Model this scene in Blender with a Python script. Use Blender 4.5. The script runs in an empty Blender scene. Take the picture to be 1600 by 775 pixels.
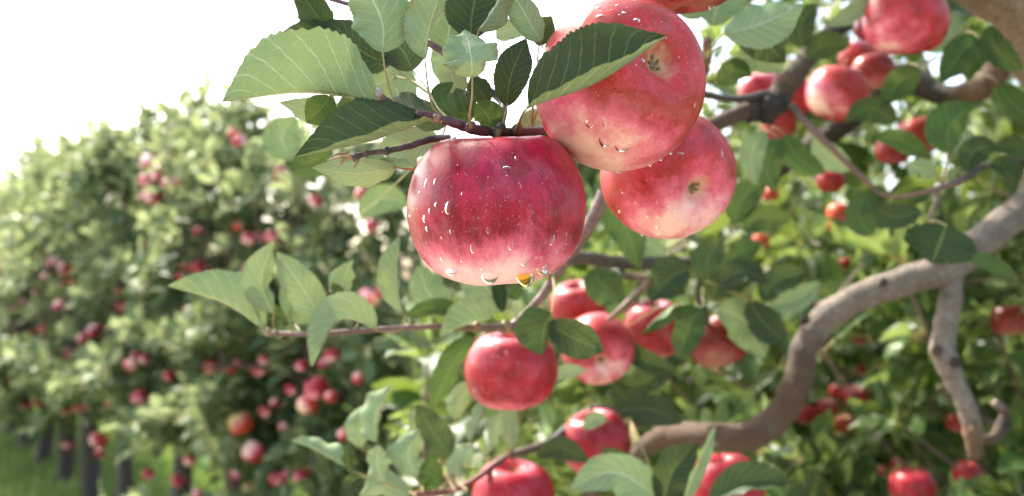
import bpy, math, random
import numpy as np
from mathutils import Vector, Matrix, Quaternion
from mathutils.bvhtree import BVHTree

rad = math.radians
SC = bpy.context.scene
COL = SC.collection
rng = np.random.default_rng(7)
random.seed(7)

# ------------------------------------------------------------ camera, sky, sun, exposure
F = 1400.0                      # focal length in pixels of the 1600 px wide photograph
CAM_Z = 1.2
PITCH = math.atan((450 - 387.5) / F)
cam_data = bpy.data.cameras.new('camera')
cam_data.sensor_width = 36.0
cam_data.lens = 36.0 * F / 1600.0
cam_data.clip_start = 0.02
cam_data.clip_end = 2000
cam_data.dof.use_dof = True
cam_data.dof.focus_distance = 0.378
cam_data.dof.aperture_fstop = cam_data.lens / 4.0
cam_data.dof.aperture_blades = 0
cam = bpy.data.objects.new('camera', cam_data)
COL.objects.link(cam)
cam.location = (0, 0, CAM_Z)
cam.rotation_euler = (math.pi / 2 + PITCH, 0, 0)
SC.camera = cam

SUN_DIR = Vector((-0.45, 0.50, 0.74)).normalized()      # from the ground towards the sun
sun_el = math.asin(SUN_DIR.z)
sun_rot = math.atan2(SUN_DIR.x, SUN_DIR.y)
world = bpy.data.worlds.new('World')
SC.world = world
world.use_nodes = True
wn = world.node_tree
for n in list(wn.nodes):
    wn.nodes.remove(n)
sky = wn.nodes.new('ShaderNodeTexSky')
sky.sky_type = 'NISHITA'
sky.sun_disc = False
sky.sun_elevation = sun_el
sky.sun_rotation = sun_rot
sky.air_density = 1.0
sky.dust_density = 5.0
sky.ozone_density = 1.0
bg = wn.nodes.new('ShaderNodeBackground')
bg.inputs['Strength'].default_value = 0.15
wo = wn.nodes.new('ShaderNodeOutputWorld')
wn.links.new(sky.outputs[0], bg.inputs['Color'])
wn.links.new(bg.outputs[0], wo.inputs['Surface'])
sl = bpy.data.lights.new('sun', 'SUN')
sl.energy = 2.2
sl.angle = rad(0.6)
sl.color = (1.0, 0.93, 0.82)
so = bpy.data.objects.new('sun', sl)
COL.objects.link(so)
so.rotation_euler = SUN_DIR.to_track_quat('Z', 'Y').to_euler()
so.location = (3, -3, 6)
SC.view_settings.view_transform = 'Standard'
SC.view_settings.look = 'None'
SC.view_settings.gamma = 1.0
SC.view_settings.exposure = 2.32
SC.view_settings.use_curve_mapping = False
SC.render.engine = 'CYCLES'
SC.cycles.use_denoising = True
SC.cycles.max_bounces = 8
SC.cycles.transparent_max_bounces = 4
SC.cycles.caustics_refractive = True
SC.cycles.caustics_reflective = False
SC.cycles.sample_clamp_indirect = 6

FWD = Vector((0, math.cos(PITCH), math.sin(PITCH)))
UP = Vector((0, -math.sin(PITCH), math.cos(PITCH)))
RT = Vector((1, 0, 0))
CP = Vector((0, 0, CAM_Z))


def at(px, py, d):
    return CP + RT * ((px - 800) / F * d) + UP * ((387.5 - py) / F * d) + FWD * d


def proj(P):
    """world points (n,3) -> pixel x, pixel y, depth"""
    Q = np.asarray(P, float) - np.array(CP)
    d = Q @ np.array(FWD)
    dd = np.where(np.abs(d) < 1e-4, 1e-4, d)
    return 800 + F * Q[:, 0] / dd, 387.5 - F * (Q @ np.array(UP)) / dd, d


# ------------------------------------------------------------ node helper
class NT:
    def __init__(s, name):
        s.m = bpy.data.materials.new(name)
        s.m.use_nodes = True
        s.t = s.m.node_tree
        for n in list(s.t.nodes):
            s.t.nodes.remove(n)
        s.out = s.n('ShaderNodeOutputMaterial')

    def n(s, typ, **kw):
        nd = s.t.nodes.new(typ)
        for k, v in kw.items():
            setattr(nd, k, v)
        return nd

    def put(s, sock, v):
        if isinstance(v, bpy.types.NodeSocket):
            s.t.links.new(v, sock)
        elif isinstance(v, (tuple, list)) and len(v) == 3 and sock.type == 'RGBA':
            sock.default_value = (*v, 1)
        else:
            sock.default_value = v

    def math(s, op, a, b=0.0, c=None, clamp=False):
        nd = s.n('ShaderNodeMath', operation=op, use_clamp=clamp)
        s.put(nd.inputs[0], a)
        s.put(nd.inputs[1], b)
        if c is not None:
            s.put(nd.inputs[2], c)
        return nd.outputs[0]

    def vmath(s, op, a, b=(0, 0, 0), out=0):
        nd = s.n('ShaderNodeVectorMath', operation=op)
        s.put(nd.inputs[0], a)
        s.put(nd.inputs[1], b)
        return nd.outputs[out]

    def mix(s, f, a, b, blend='MIX'):
        nd = s.n('ShaderNodeMix', data_type='RGBA', blend_type=blend)
        s.put(nd.inputs[0], f)
        s.put(nd.inputs[6], a)
        s.put(nd.inputs[7], b)
        return nd.outputs[2]

    def step(s, v, lo, hi, a=0.0, b=1.0):
        nd = s.n('ShaderNodeMapRange', interpolation_type='SMOOTHSTEP')
        s.put(nd.inputs[0], v)
        for i, x in enumerate((lo, hi, a, b)):
            s.put(nd.inputs[i + 1], x)
        return nd.outputs[0]

    def noise(s, vec, scale, detail=2.0, rough=0.5):
        nd = s.n('ShaderNodeTexNoise')
        s.put(nd.inputs['Vector'], vec)
        s.put(nd.inputs['Scale'], scale)
        s.put(nd.inputs['Detail'], detail)
        s.put(nd.inputs['Roughness'], rough)
        return nd.outputs[0]

    def voro(s, vec, scale, feature='F1', out=0):
        nd = s.n('ShaderNodeTexVoronoi', feature=feature)
        s.put(nd.inputs['Vector'], vec)
        s.put(nd.inputs['Scale'], scale)
        return nd.outputs[out]

    def attr(s, name, kind='GEOMETRY', out='Fac'):
        nd = s.n('ShaderNodeAttribute', attribute_type=kind, attribute_name=name)
        return nd.outputs[out]

    def bump(s, h, strength, dist):
        nd = s.n('ShaderNodeBump')
        s.put(nd.inputs['Height'], h)
        s.put(nd.inputs['Strength'], strength)
        s.put(nd.inputs['Distance'], dist)
        return nd.outputs[0]

    def bsdf(s, **kw):
        p = s.n('ShaderNodeBsdfPrincipled')
        for k, v in kw.items():
            s.put(p.inputs[k], v)
        return p

    def surf(s, sock):
        s.t.links.new(sock, s.out.inputs['Surface'])
        return s.m


# ------------------------------------------------------------ materials
def leaf_material(name, top_a, top_b, under_a, under_b, fine=True, trans=0.2, spec=0.30, glow=(0.30, 0.40, 0.09)):
    t = NT(name)
    uv = t.n('ShaderNodeUVMap', uv_map='UVMap').outputs[0]
    sep = t.n('ShaderNodeSeparateXYZ')
    t.put(sep.inputs[0], uv)
    u, v = sep.outputs[0], sep.outputs[1]
    au = t.math('ABSOLUTE', t.math('MULTIPLY', t.math('SUBTRACT', u, 0.5), 2.0))
    rnd = t.attr('rnd')
    mid = t.step(au, 0.015, 0.06, 1.0, 0.0)
    ph = t.math('SUBTRACT', t.math('MULTIPLY', v, 8.5), t.math('MULTIPLY', t.math('POWER', au, 0.8), 2.3))
    fr = t.math('ABSOLUTE', t.math('SUBTRACT', t.math('FRACT', ph), 0.5))
    side = t.math('MULTIPLY', t.step(fr, 0.01, 0.075, 1.0, 0.0), t.step(au, 0.75, 0.98, 1.0, 0.25))
    vein = t.math('MAXIMUM', mid, t.math('MULTIPLY', side, 0.8))
    off = t.vmath('ADD', uv, t.attr('rnd', out='Vector'))
    n1 = t.noise(off, 3.0, 2.0)
    geo = t.n('ShaderNodeNewGeometry')
    back = geo.outputs['Backfacing']
    top = t.mix(rnd, top_a, top_b)
    top = t.mix(t.step(n1, 0.35, 0.7, 0.0, 0.5), top, top_a)
    top = t.mix(t.math('MULTIPLY', vein, 0.62), top, (0.19, 0.27, 0.09))
    und = t.mix(rnd, under_a, under_b)
    und = t.mix(t.step(n1, 0.3, 0.75, 0.0, 0.35), und, (0.17, 0.24, 0.085))
    und = t.mix(t.math('MULTIPLY', vein, 0.85), und, (0.50, 0.54, 0.35))
    col = t.mix(back, top, und)
    # brown, dry margins on some leaves; their own shape
    br = t.math('MULTIPLY', t.step(au, 0.72, 1.0), t.step(t.noise(off, 5.0, 3.0), 0.52, 0.66))
    br = t.math('MULTIPLY', br, t.step(rnd, 0.45, 0.95, 0.15, 0.9))
    col = t.mix(br, col, (0.22, 0.14, 0.07))
    # small spots and bruises of their own shape
    sp = t.math('MULTIPLY', t.step(t.voro(off, 7.0), 0.05, 0.11, 1.0, 0.0), t.step(t.noise(off, 2.3, 1.0), 0.50, 0.56))
    col = t.mix(t.math('MULTIPLY', sp, 0.75), col, (0.16, 0.09, 0.04))
    bz = t.math('MULTIPLY', t.step(t.noise(off, 4.2, 4.0, 0.65), 0.56, 0.70), t.step(au, 0.2, 0.9))
    col = t.mix(t.math('MULTIPLY', bz, 0.45), col, t.mix(back, (0.030, 0.022, 0.022), (0.34, 0.36, 0.16)))
    # petiole / stalk where v < 0
    col = t.mix(t.math('LESS_THAN', v, -0.001), col, t.mix(rnd, (0.32, 0.33, 0.12), (0.36, 0.22, 0.10)))
    h = t.math('ADD', t.math('MULTIPLY', side, -0.9), t.math('MULTIPLY', mid, -1.2))
    if fine:
        sc = t.n('ShaderNodeMapping')
        t.put(sc.inputs[0], uv)
        sc.inputs['Scale'].default_value = (1.0, 1.9, 1)
        net = t.voro(sc.outputs[0], 26.0, 'DISTANCE_TO_EDGE')
        h = t.math('ADD', h, t.step(net, 0.0, 0.25, 0.0, 0.3))
        col = t.mix(t.step(net, 0.0, 0.06, 0.12, 0.0), col, t.mix(back, (0.13, 0.2, 0.06), (0.34, 0.4, 0.2)))
    bsign = t.math('SUBTRACT', 1.0, t.math('MULTIPLY', back, 2.0))
    nrm = t.bump(t.math('MULTIPLY', h, bsign), 0.6, 0.0011)
    rough = t.math('ADD', 0.42, t.math('MULTIPLY', back, 0.4))
    p = t.bsdf(**{'Base Color': col, 'Roughness': rough, 'Normal': nrm, 'Specular IOR Level': spec})
    tr = t.n('ShaderNodeBsdfTranslucent')
    t.put(tr.inputs['Color'], t.mix(0.5, col, glow))
    t.put(tr.inputs['Normal'], nrm)
    mx = t.n('ShaderNodeMixShader')
    mx.inputs[0].default_value = trans
    t.t.links.new(p.outputs[0], mx.inputs[1])
    t.t.links.new(tr.outputs[0], mx.inputs[2])
    return t.surf(mx.outputs[0])


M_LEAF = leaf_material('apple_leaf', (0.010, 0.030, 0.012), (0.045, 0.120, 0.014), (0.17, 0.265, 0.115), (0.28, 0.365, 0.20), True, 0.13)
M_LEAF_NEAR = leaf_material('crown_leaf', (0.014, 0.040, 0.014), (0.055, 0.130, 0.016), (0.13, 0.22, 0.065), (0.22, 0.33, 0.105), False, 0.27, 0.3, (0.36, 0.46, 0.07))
M_LEAF_FAR = leaf_material('row_leaf', (0.050, 0.100, 0.040), (0.13, 0.195, 0.085), (0.24, 0.32, 0.17), (0.36, 0.43, 0.27), False, 0.33, 0.18, (0.42, 0.48, 0.16))  # paler and greyer than the near leaves: haze over the row put into colour


def bark_material():
    t = NT('bark')
    geo = t.n('ShaderNodeTexCoord').outputs['Object']
    base = t.attr('col', out='Color')
    n1 = t.noise(geo, 60.0, 8.0, 0.72)
    n2 = t.noise(geo, 260.0, 3.0)
    col = t.mix(t.step(n1, 0.35, 0.68, 0.0, 0.65), base, t.mix(1.0, base, (0.55, 0.42, 0.30), 'MULTIPLY'))
    col = t.mix(t.step(n2, 0.6, 0.75, 0.0, 0.5), col, (0.30, 0.24, 0.17))
    col = t.mix(t.step(t.noise(geo, 22.0, 4.0), 0.62, 0.72, 0.0, 0.5), col, (0.13, 0.115, 0.08))
    col = t.mix(t.step(t.voro(geo, 95.0, 'DISTANCE_TO_EDGE'), 0.0, 0.10, 0.45, 0.0), col, (0.05, 0.035, 0.025))
    spots = t.voro(geo, 70.0)
    col = t.mix(t.step(spots, 0.08, 0.16, 0.5, 0.0), col, (0.10, 0.06, 0.035))
    h = t.math('ADD', n1, t.math('MULTIPLY', n2, 0.5))
    p = t.bsdf(**{'Base Color': col, 'Roughness': 0.75, 'Normal': t.bump(h, 1.0, 0.007)})
    return t.surf(p.outputs[0])


def twig_material():
    t = NT('twig_bark')
    geo = t.n('ShaderNodeTexCoord').outputs['Object']
    base = t.attr('col', out='Color')
    n1 = t.noise(geo, 320.0, 4.0, 0.6)
    col = t.mix(t.step(n1, 0.4, 0.7, 0.0, 0.7), base, t.mix(1.0, base, (2.2, 2.0, 1.9), 'MULTIPLY'))
    p = t.bsdf(**{'Base Color': col, 'Roughness': 0.5, 'Normal': t.bump(n1, 0.5, 0.0006)})
    return t.surf(p.outputs[0])


def apple_material():
    t = NT('apple_skin')
    oc = t.n('ShaderNodeTexCoord').outputs['Object']
    seed = t.attr('seed', 'OBJECT')
    cmb = t.n('ShaderNodeCombineXYZ')
    for i in range(3):
        t.put(cmb.inputs[i], seed)
    oc2 = t.vmath('ADD', oc, cmb.outputs[0])
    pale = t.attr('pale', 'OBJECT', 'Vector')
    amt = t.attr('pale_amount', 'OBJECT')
    warm = t.attr('warm', 'OBJECT')
    dark = t.attr('dark', 'OBJECT')
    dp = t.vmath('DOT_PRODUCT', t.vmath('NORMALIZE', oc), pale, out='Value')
    sep = t.n('ShaderNodeSeparateXYZ')
    t.put(sep.inputs[0], oc)
    # streaks run from the stem to the blossom end
    mp = t.n('ShaderNodeMapping')
    t.put(mp.inputs[0], oc2)
    mp.inputs['Scale'].default_value = (16, 16, 1.6)
    streak = t.noise(mp.outputs[0], 1.0, 4.0, 0.65)
    blot = t.noise(oc2, 2.2, 3.0)
    fine = t.noise(oc2, 26.0, 3.0, 0.7)
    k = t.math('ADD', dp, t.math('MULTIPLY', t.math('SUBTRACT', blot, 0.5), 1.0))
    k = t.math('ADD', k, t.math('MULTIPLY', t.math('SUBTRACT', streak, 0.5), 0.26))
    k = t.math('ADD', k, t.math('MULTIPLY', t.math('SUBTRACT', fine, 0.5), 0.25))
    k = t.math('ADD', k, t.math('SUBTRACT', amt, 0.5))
    red = t.mix(t.step(t.math('ADD', t.math('MULTIPLY', streak, 0.35), t.math('ADD', t.math('MULTIPLY', fine, 0.2), t.math('MULTIPLY', blot, 0.45))), 0.40, 0.62),
                (0.21, 0.001, 0.013), (0.45, 0.006, 0.036))
    red = t.mix(t.math('MULTIPLY', dark, 0.7), red, (0.17, 0.006, 0.012))
    red = t.mix(warm, red, t.mix(0.6, red, (0.75, 0.12, 0.02)))  # orange skin; on the sunlit apples this tint stands for warm sunlight
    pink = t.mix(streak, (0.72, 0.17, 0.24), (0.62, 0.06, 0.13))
    cream = t.mix(warm, (0.92, 0.58, 0.56), (0.72, 0.52, 0.22))  # pale skin, lightened further to carry the front apple's low highlight in colour
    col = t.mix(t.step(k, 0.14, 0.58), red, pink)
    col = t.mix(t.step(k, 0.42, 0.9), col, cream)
    # the hollow round the blossom end stays greenish yellow
    rr = t.math('SQRT', t.math('ADD', t.math('POWER', sep.outputs[0], 2.0), t.math('POWER', sep.outputs[1], 2.0)))
    rr = t.math('ADD', rr, t.math('MULTIPLY', t.math('SUBTRACT', t.noise(oc2, 7.0, 2.0), 0.5), 0.25))
    cal = t.step(rr, 0.05, 0.27, 0.8, 0.0)
    col = t.mix(cal, col, (0.55, 0.36, 0.18))
    # pale dots
    vd = t.voro(oc2, 20.0)
    dots = t.math('MULTIPLY', t.step(vd, 0.06, 0.15, 0.75, 0.0), t.step(t.noise(oc2, 9.0, 1.0), 0.35, 0.55))
    vd2 = t.voro(oc2, 41.0)
    dots2 = t.step(vd2, 0.07, 0.17, 0.35, 0.0)
    col = t.mix(t.math('MAXIMUM', dots, dots2), col, (0.72, 0.42, 0.33))
    # thin wax bloom
    bl = t.math('MULTIPLY', t.step(t.noise(oc2, 3.2, 4.0, 0.6), 0.42, 0.72), 0.09)
    col = t.mix(bl, col, (0.66, 0.42, 0.46))
    rus = t.math('MULTIPLY', t.step(t.noise(oc2, 5.5, 5.0, 0.7), 0.62, 0.76), 0.2)
    col = t.mix(rus, col, (0.34, 0.17, 0.07))
    col = t.mix(dark, col, t.mix(1.0, col, (0.42, 0.36, 0.27), 'MULTIPLY'))
    rough = t.math('ADD', 0.26, t.math('MULTIPLY', t.step(blot, 0.3, 0.7), 0.12))
    p = t.bsdf(**{'Base Color': col, 'Roughness': rough, 'Specular IOR Level': 0.27, 'Coat Weight': 0.05,
                  'Coat Roughness': 0.22, 'Normal': t.bump(fine, 0.08, 0.02),
                  'Subsurface Weight': 0.06, 'Subsurface Scale': 0.02, 'Subsurface Radius': (1.0, 0.25, 0.12)})
    return t.surf(p.outputs[0])


def plain(name, col, rough=0.7, **kw):
    t = NT(name)
    oc = t.n('ShaderNodeTexCoord').outputs['Object']
    n = t.noise(oc, 8.0, 3.0)
    c = t.mix(t.step(n, 0.3, 0.7), col, tuple(x * 0.6 for x in col))
    p = t.bsdf(**{'Base Color': c, 'Roughness': rough, **kw})
    return t.surf(p.outputs[0])


def water_material(name, col):
    t = NT(name)
    p = t.bsdf(**{'Base Color': col, 'Roughness': 0.0, 'IOR': 1.33, 'Transmission Weight': 1.0, 'Specular IOR Level': 0.6})
    return t.surf(p.outputs[0])


def grass_material(name, a, b, scale, blades=False):
    t = NT(name)
    oc = t.n('ShaderNodeTexCoord').outputs['Object']
    n = t.noise(oc, scale, 5.0, 0.6)
    n2 = t.noise(oc, scale * 12, 3.0)
    c = t.mix(t.step(n, 0.3, 0.7), a, b)
    c = t.mix(t.step(n2, 0.35, 0.7, 0.0, 0.6), c, t.mix(1.0, c, (0.5, 0.55, 0.45), 'MULTIPLY'))
    p = t.bsdf(**{'Base Color': c, 'Roughness': 0.8, 'Normal': t.bump(n2, 0.5, 0.03)})
    if blades:
        tr = t.n('ShaderNodeBsdfTranslucent')
        t.put(tr.inputs['Color'], c)
        mx = t.n('ShaderNodeMixShader')
        mx.inputs[0].default_value = 0.45
        t.t.links.new(p.outputs[0], mx.inputs[1])
        t.t.links.new(tr.outputs[0], mx.inputs[2])
        return t.surf(mx.outputs[0])
    return t.surf(p.outputs[0])


M_BARK = bark_material()
M_TWIG = twig_material()
M_APPLE = apple_material()
M_STEM = plain('apple_stem', (0.16, 0.12, 0.05))
M_CALYX = plain('calyx', (0.30, 0.22, 0.12))
M_WATER = water_material('water', (1, 1, 1))
M_WATER_YELLOW_LIGHT = water_material('water_yellow_reflection', (1.0, 0.75, 0.06))  # plain water; yellow light reflected in the drops is put into the colour
M_GROUND = grass_material('ground', (0.075, 0.12, 0.025), (0.12, 0.18, 0.04), 1.5)
M_GRASS = grass_material('grass', (0.16, 0.25, 0.05), (0.30, 0.38, 0.11), 1.6, True)


# ------------------------------------------------------------ object helpers
def link(name, me, parent=None, mats=(), label=None, cat=None, group=None, kind=None):
    for m in mats:
        me.materials.append(m)
    o = bpy.data.objects.new(name, me)
    COL.objects.link(o)
    if parent is not None:
        o.parent = parent
    tag(o, label, cat, group, kind)
    return o


def tag(o, label=None, cat=None, group=None, kind=None):
    if label: o['label'] = label
    if cat: o['category'] = cat
    if group: o['group'] = group
    if kind: o['kind'] = kind
    return o


def empty(name, loc):
    o = bpy.data.objects.new(name, None)
    o.empty_display_size = 0.05
    COL.objects.link(o)
    o.location = loc
    return o


def catmull(pts, n):
    """smooth resampling of rows of numbers"""
    P = np.asarray(pts, float)
    if len(P) == 2:
        tt = np.linspace(0, 1, n * 1 + 1)[:, None]
        return P[0] * (1 - tt) + P[1] * tt
    P = np.vstack([2 * P[0] - P[1], P, 2 * P[-1] - P[-2]])
    out = []
    for i in range(1, len(P) - 2):
        a, b, c, d = P[i - 1], P[i], P[i + 1], P[i + 2]
        for k in range(n):
            t = k / n
            out.append(0.5 * ((2 * b) + (-a + c) * t + (2 * a - 5 * b + 4 * c - d) * t * t + (-a + 3 * b - 3 * c + d) * t ** 3))
    out.append(P[-2])
    return np.array(out)


class MB:
    """mesh builder holding positions, faces, colours"""
    def __init__(s):
        s.v, s.f, s.c, s.uv, s.mi = [], [], [], [], []
        s.n = 0

    def add(s, V, Fc, col=(0.2, 0.15, 0.1)):
        V = np.asarray(V, float)
        s.v.append(V)
        C = np.asarray(col, float)
        if C.ndim == 1:
            C = np.tile(C, (len(V), 1))
        s.c.append(C)
        s.f += [tuple(i + s.n for i in f) for f in Fc]
        s.n += len(V)

    def mesh(s, name, smooth=True):
        me = bpy.data.meshes.new(name)
        V = np.vstack(s.v)
        me.from_pydata(V.tolist(), [], s.f)
        a = me.color_attributes.new('col', 'FLOAT_COLOR', 'POINT')
        C = np.hstack([np.vstack(s.c), np.ones((len(V), 1))])
        a.data.foreach_set('color', C.astype(np.float32).ravel())
        if smooth:
            me.polygons.foreach_set('use_smooth', [True] * len(me.polygons))
        return me

    def tube(s, pts, sides=10, n=6, wob=0.06, knots=(), caps=True):
        """pts rows: x y z radius [r g b]"""
        P = np.array([list(p) for p in pts], float)
        if P.shape[1] == 4:
            P = np.hstack([P, np.tile([0.2, 0.15, 0.1], (len(P), 1))])
        Q = catmull(P, n)
        X, R, C = Q[:, :3], np.maximum(Q[:, 3], 1e-5), np.clip(Q[:, 4:7], 0.005, 1)
        T = np.gradient(X, axis=0)
        T /= np.linalg.norm(T, axis=1)[:, None] + 1e-12
        ref = np.array([0.13, 0.21, 0.97]) if abs(T[0][2]) < 0.9 else np.array([0.97, 0.2, 0.1])
        N = ref - T[0] * (ref @ T[0])
        N /= np.linalg.norm(N)
        V = []
        CC = []
        ph = random.random() * 9
        for i in range(len(X)):
            N = N - T[i] * (N @ T[i])
            N /= np.linalg.norm(N) + 1e-12
            B = np.cross(T[i], N)
            for k in range(sides):
                a = 2 * math.pi * k / sides
                w = 1 + wob * (math.sin(3 * a + i * 0.7 + ph) * 0.5 + math.sin(i * 1.3 + ph * 2 + a) * 0.7)
                V.append(X[i] + (N * math.cos(a) + B * math.sin(a)) * R[i] * w)
                CC.append(C[i])
        L = len(X)
        Fc = []
        for i in range(L - 1):
            for k in range(sides):
                k2 = (k + 1) % sides
                Fc.append((i * sides + k, i * sides + k2, (i + 1) * sides + k2, (i + 1) * sides + k))
        if caps:
            Fc.append(tuple(range(sides))[::-1])
            Fc.append(tuple((L - 1) * sides + k for k in range(sides)))
        s.add(V, Fc, CC)
        return Q

    def blob(s, c, r, col, stretch=(1, 1, 1)):
        V, Fc = [], []
        nu, nv = 10, 7
        for j in range(nv + 1):
            th = math.pi * j / nv
            for i in range(nu):
                a = 2 * math.pi * i / nu
                w = 1 + 0.18 * math.sin(3 * a + j) + 0.1 * random.uniform(-1, 1)
                V.append((c[0] + r * w * stretch[0] * math.sin(th) * math.cos(a), c[1] + r * w * stretch[1] * math.sin(th) * math.sin(a), c[2] + r * w * stretch[2] * math.cos(th)))
        for j in range(nv):
            for i in range(nu):
                i2 = (i + 1) % nu
                Fc.append((j * nu + i, (j + 1) * nu + i, (j + 1) * nu + i2, j * nu + i2))
        s.add(V, Fc, col)


def ptube(rows, **kw):
    """rows given as (px, py, depth, radius_px, colour): a limb laid out in the camera's view at its real distance"""
    out = []
    for px, py, d, r, c in rows:
        p = at(px, py, d)
        out.append((p.x, p.y, p.z, r * d / F, *c))
    return out


# ------------------------------------------------------------ ground
def build_ground():
    me = bpy.data.meshes.new('ground')
    S = 400
    me.from_pydata([(-S, -S, 0), (S, -S, 0), (S, S, 0), (-S, S, 0)], [], [(0, 1, 2, 3)])
    link('ground', me, None, [M_GROUND], 'short green orchard grass under the trees', None, None, 'structure')
    # grass blades
    n = 60000
    Y = rng.uniform(3.4, 15, n)
    X = -0.62 * Y + rng.uniform(0, 1, n) * (0.75 * Y)
    A = rng.uniform(0, 2 * np.pi, n)
    H = rng.uniform(0.05, 0.13, n)
    W = rng.uniform(0.004, 0.008, n) * (1 + Y / 8)
    lean = rng.uniform(0, 0.06, n)
    c, s = np.cos(A), np.sin(A)
    V = np.zeros((n, 5, 3))
    for k, (hh, ww) in enumerate(((0, -1), (0, 1), (0.55, 0.7), (0.55, -0.7), (1, 0))):
        V[:, k, 0] = X + c * W * ww + s * lean * hh ** 2
        V[:, k, 1] = Y + s * W * ww - c * lean * hh ** 2
        V[:, k, 2] = H * hh
    base = (np.arange(n) * 5)[:, None]
    Fc = np.vstack([base + [0, 1, 2, 3]]).tolist() + (base + [3, 2, 4]).tolist()
    me = bpy.data.meshes.new('grass')
    me.from_pydata(V.reshape(-1, 3).tolist(), [], Fc)
    link('grass', me, None, [M_GRASS], 'bright green grass growing between the rows of trees', 'grass', None, 'stuff')


build_ground()
M_BOUNCE_SOIL = grass_material('bounce_soil', (0.25, 0.21, 0.17), (0.32, 0.275, 0.225), 2.0)  # pale ground out of view, added to bounce warm light upwards
me = bpy.data.meshes.new('added_path')
me.from_pydata([(-14, -5, .004), (14, -5, .004), (14, 1.9, .004), (1.0, 2.2, .004), (-1.4, 3.1, .004), (-14, 3.1, .004)], [], [(0, 1, 2, 3, 4, 5)])
link('added_path', me, None, [M_BOUNCE_SOIL], 'added unseen strip of pale soil bouncing light up beside the tree rows', None, None, 'structure')


# ------------------------------------------------------------ leaves
def width_at(t):
    w = np.sin(np.pi * np.clip(t, 0, 1) ** 0.86) ** 0.72
    return w * np.where(t > 0.8, 1 - 0.30 * ((t - 0.8) / 0.2) ** 1.0, 1.0)


def proto_leaf(nl, nw, fold, bend, curl, wave, asym=0.0):
    """unit length leaf along +y, upper side +z; returns verts, uv, faces (petiole strip first)"""
    V, UV, Fc = [], [], []
    for k, (y, w) in enumerate(((-0.36, 0.022), (-0.18, 0.018), (0.0, 0.018))):
        z = -0.12 * (y ** 2) * 3
        V += [(-w, y, z), (w, y, z)]
        UV += [(0.45, -0.05), (0.55, -0.05)]
    Fc += [(0, 1, 3, 2), (2, 3, 5, 4)]
    o = len(V)
    ts = np.linspace(0, 1, nl + 1)
    cols = 2 * nw + 1
    yy = zz = 0.0
    ang = 0.15
    for i, t in enumerate(ts):
        w = float(width_at(np.array(t))) * 0.29 + (0.004 if i else 0.012)
        if i == nl:
            w = 0.004
        for j in range(-nw, nw + 1):
            a = j / nw
            f = fold * (1 + (asym if j > 0 else -asym))
            th = f - curl * abs(a)
            x = a * w * math.cos(th)
            z = zz + abs(a) * w * math.sin(th) + wave * math.sin(t * 11 + j) * abs(a) ** 2 * w
            V.append((x, yy, z))
            UV.append((0.5 + a * 0.5, t))
        yy += math.cos(ang) / nl
        zz += math.sin(ang) / nl
        ang -= bend / nl
    for i in range(nl):
        for j in range(cols - 1):
            a = o + i * cols + j
            Fc.append((a, a + 1, a + cols + 1, a + cols))
    return np.array(V, float), np.array(UV, float), Fc


PROTO_NEAR = [proto_leaf(8, 2, f, b, c, w, a) for f, b, c, w, a in
              ((0.5, 0.7, 0.3, 0.15, 0.1), (0.25, 1.2, 0.5, 0.2, 0.0), (0.8, 0.4, 0.2, 0.1, -0.2), (0.35, 0.2, 0.0, 0.2, 0.2), (0.6, 1.7, -0.3, 0.15, 0.0))]
PROTO_FAR = [proto_leaf(4, 1, f, b, 0, w, a) for f, b, w, a in
             ((0.5, 0.7, 0.2, 0.1), (0.25, 1.3, 0.2, 0.0), (0.8, 0.4, 0.1, -0.2), (0.4, 0.2, 0.2, 0.2))]


def norm(a):
    return a / (np.linalg.norm(a, axis=-1, keepdims=True) + 1e-12)


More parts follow.
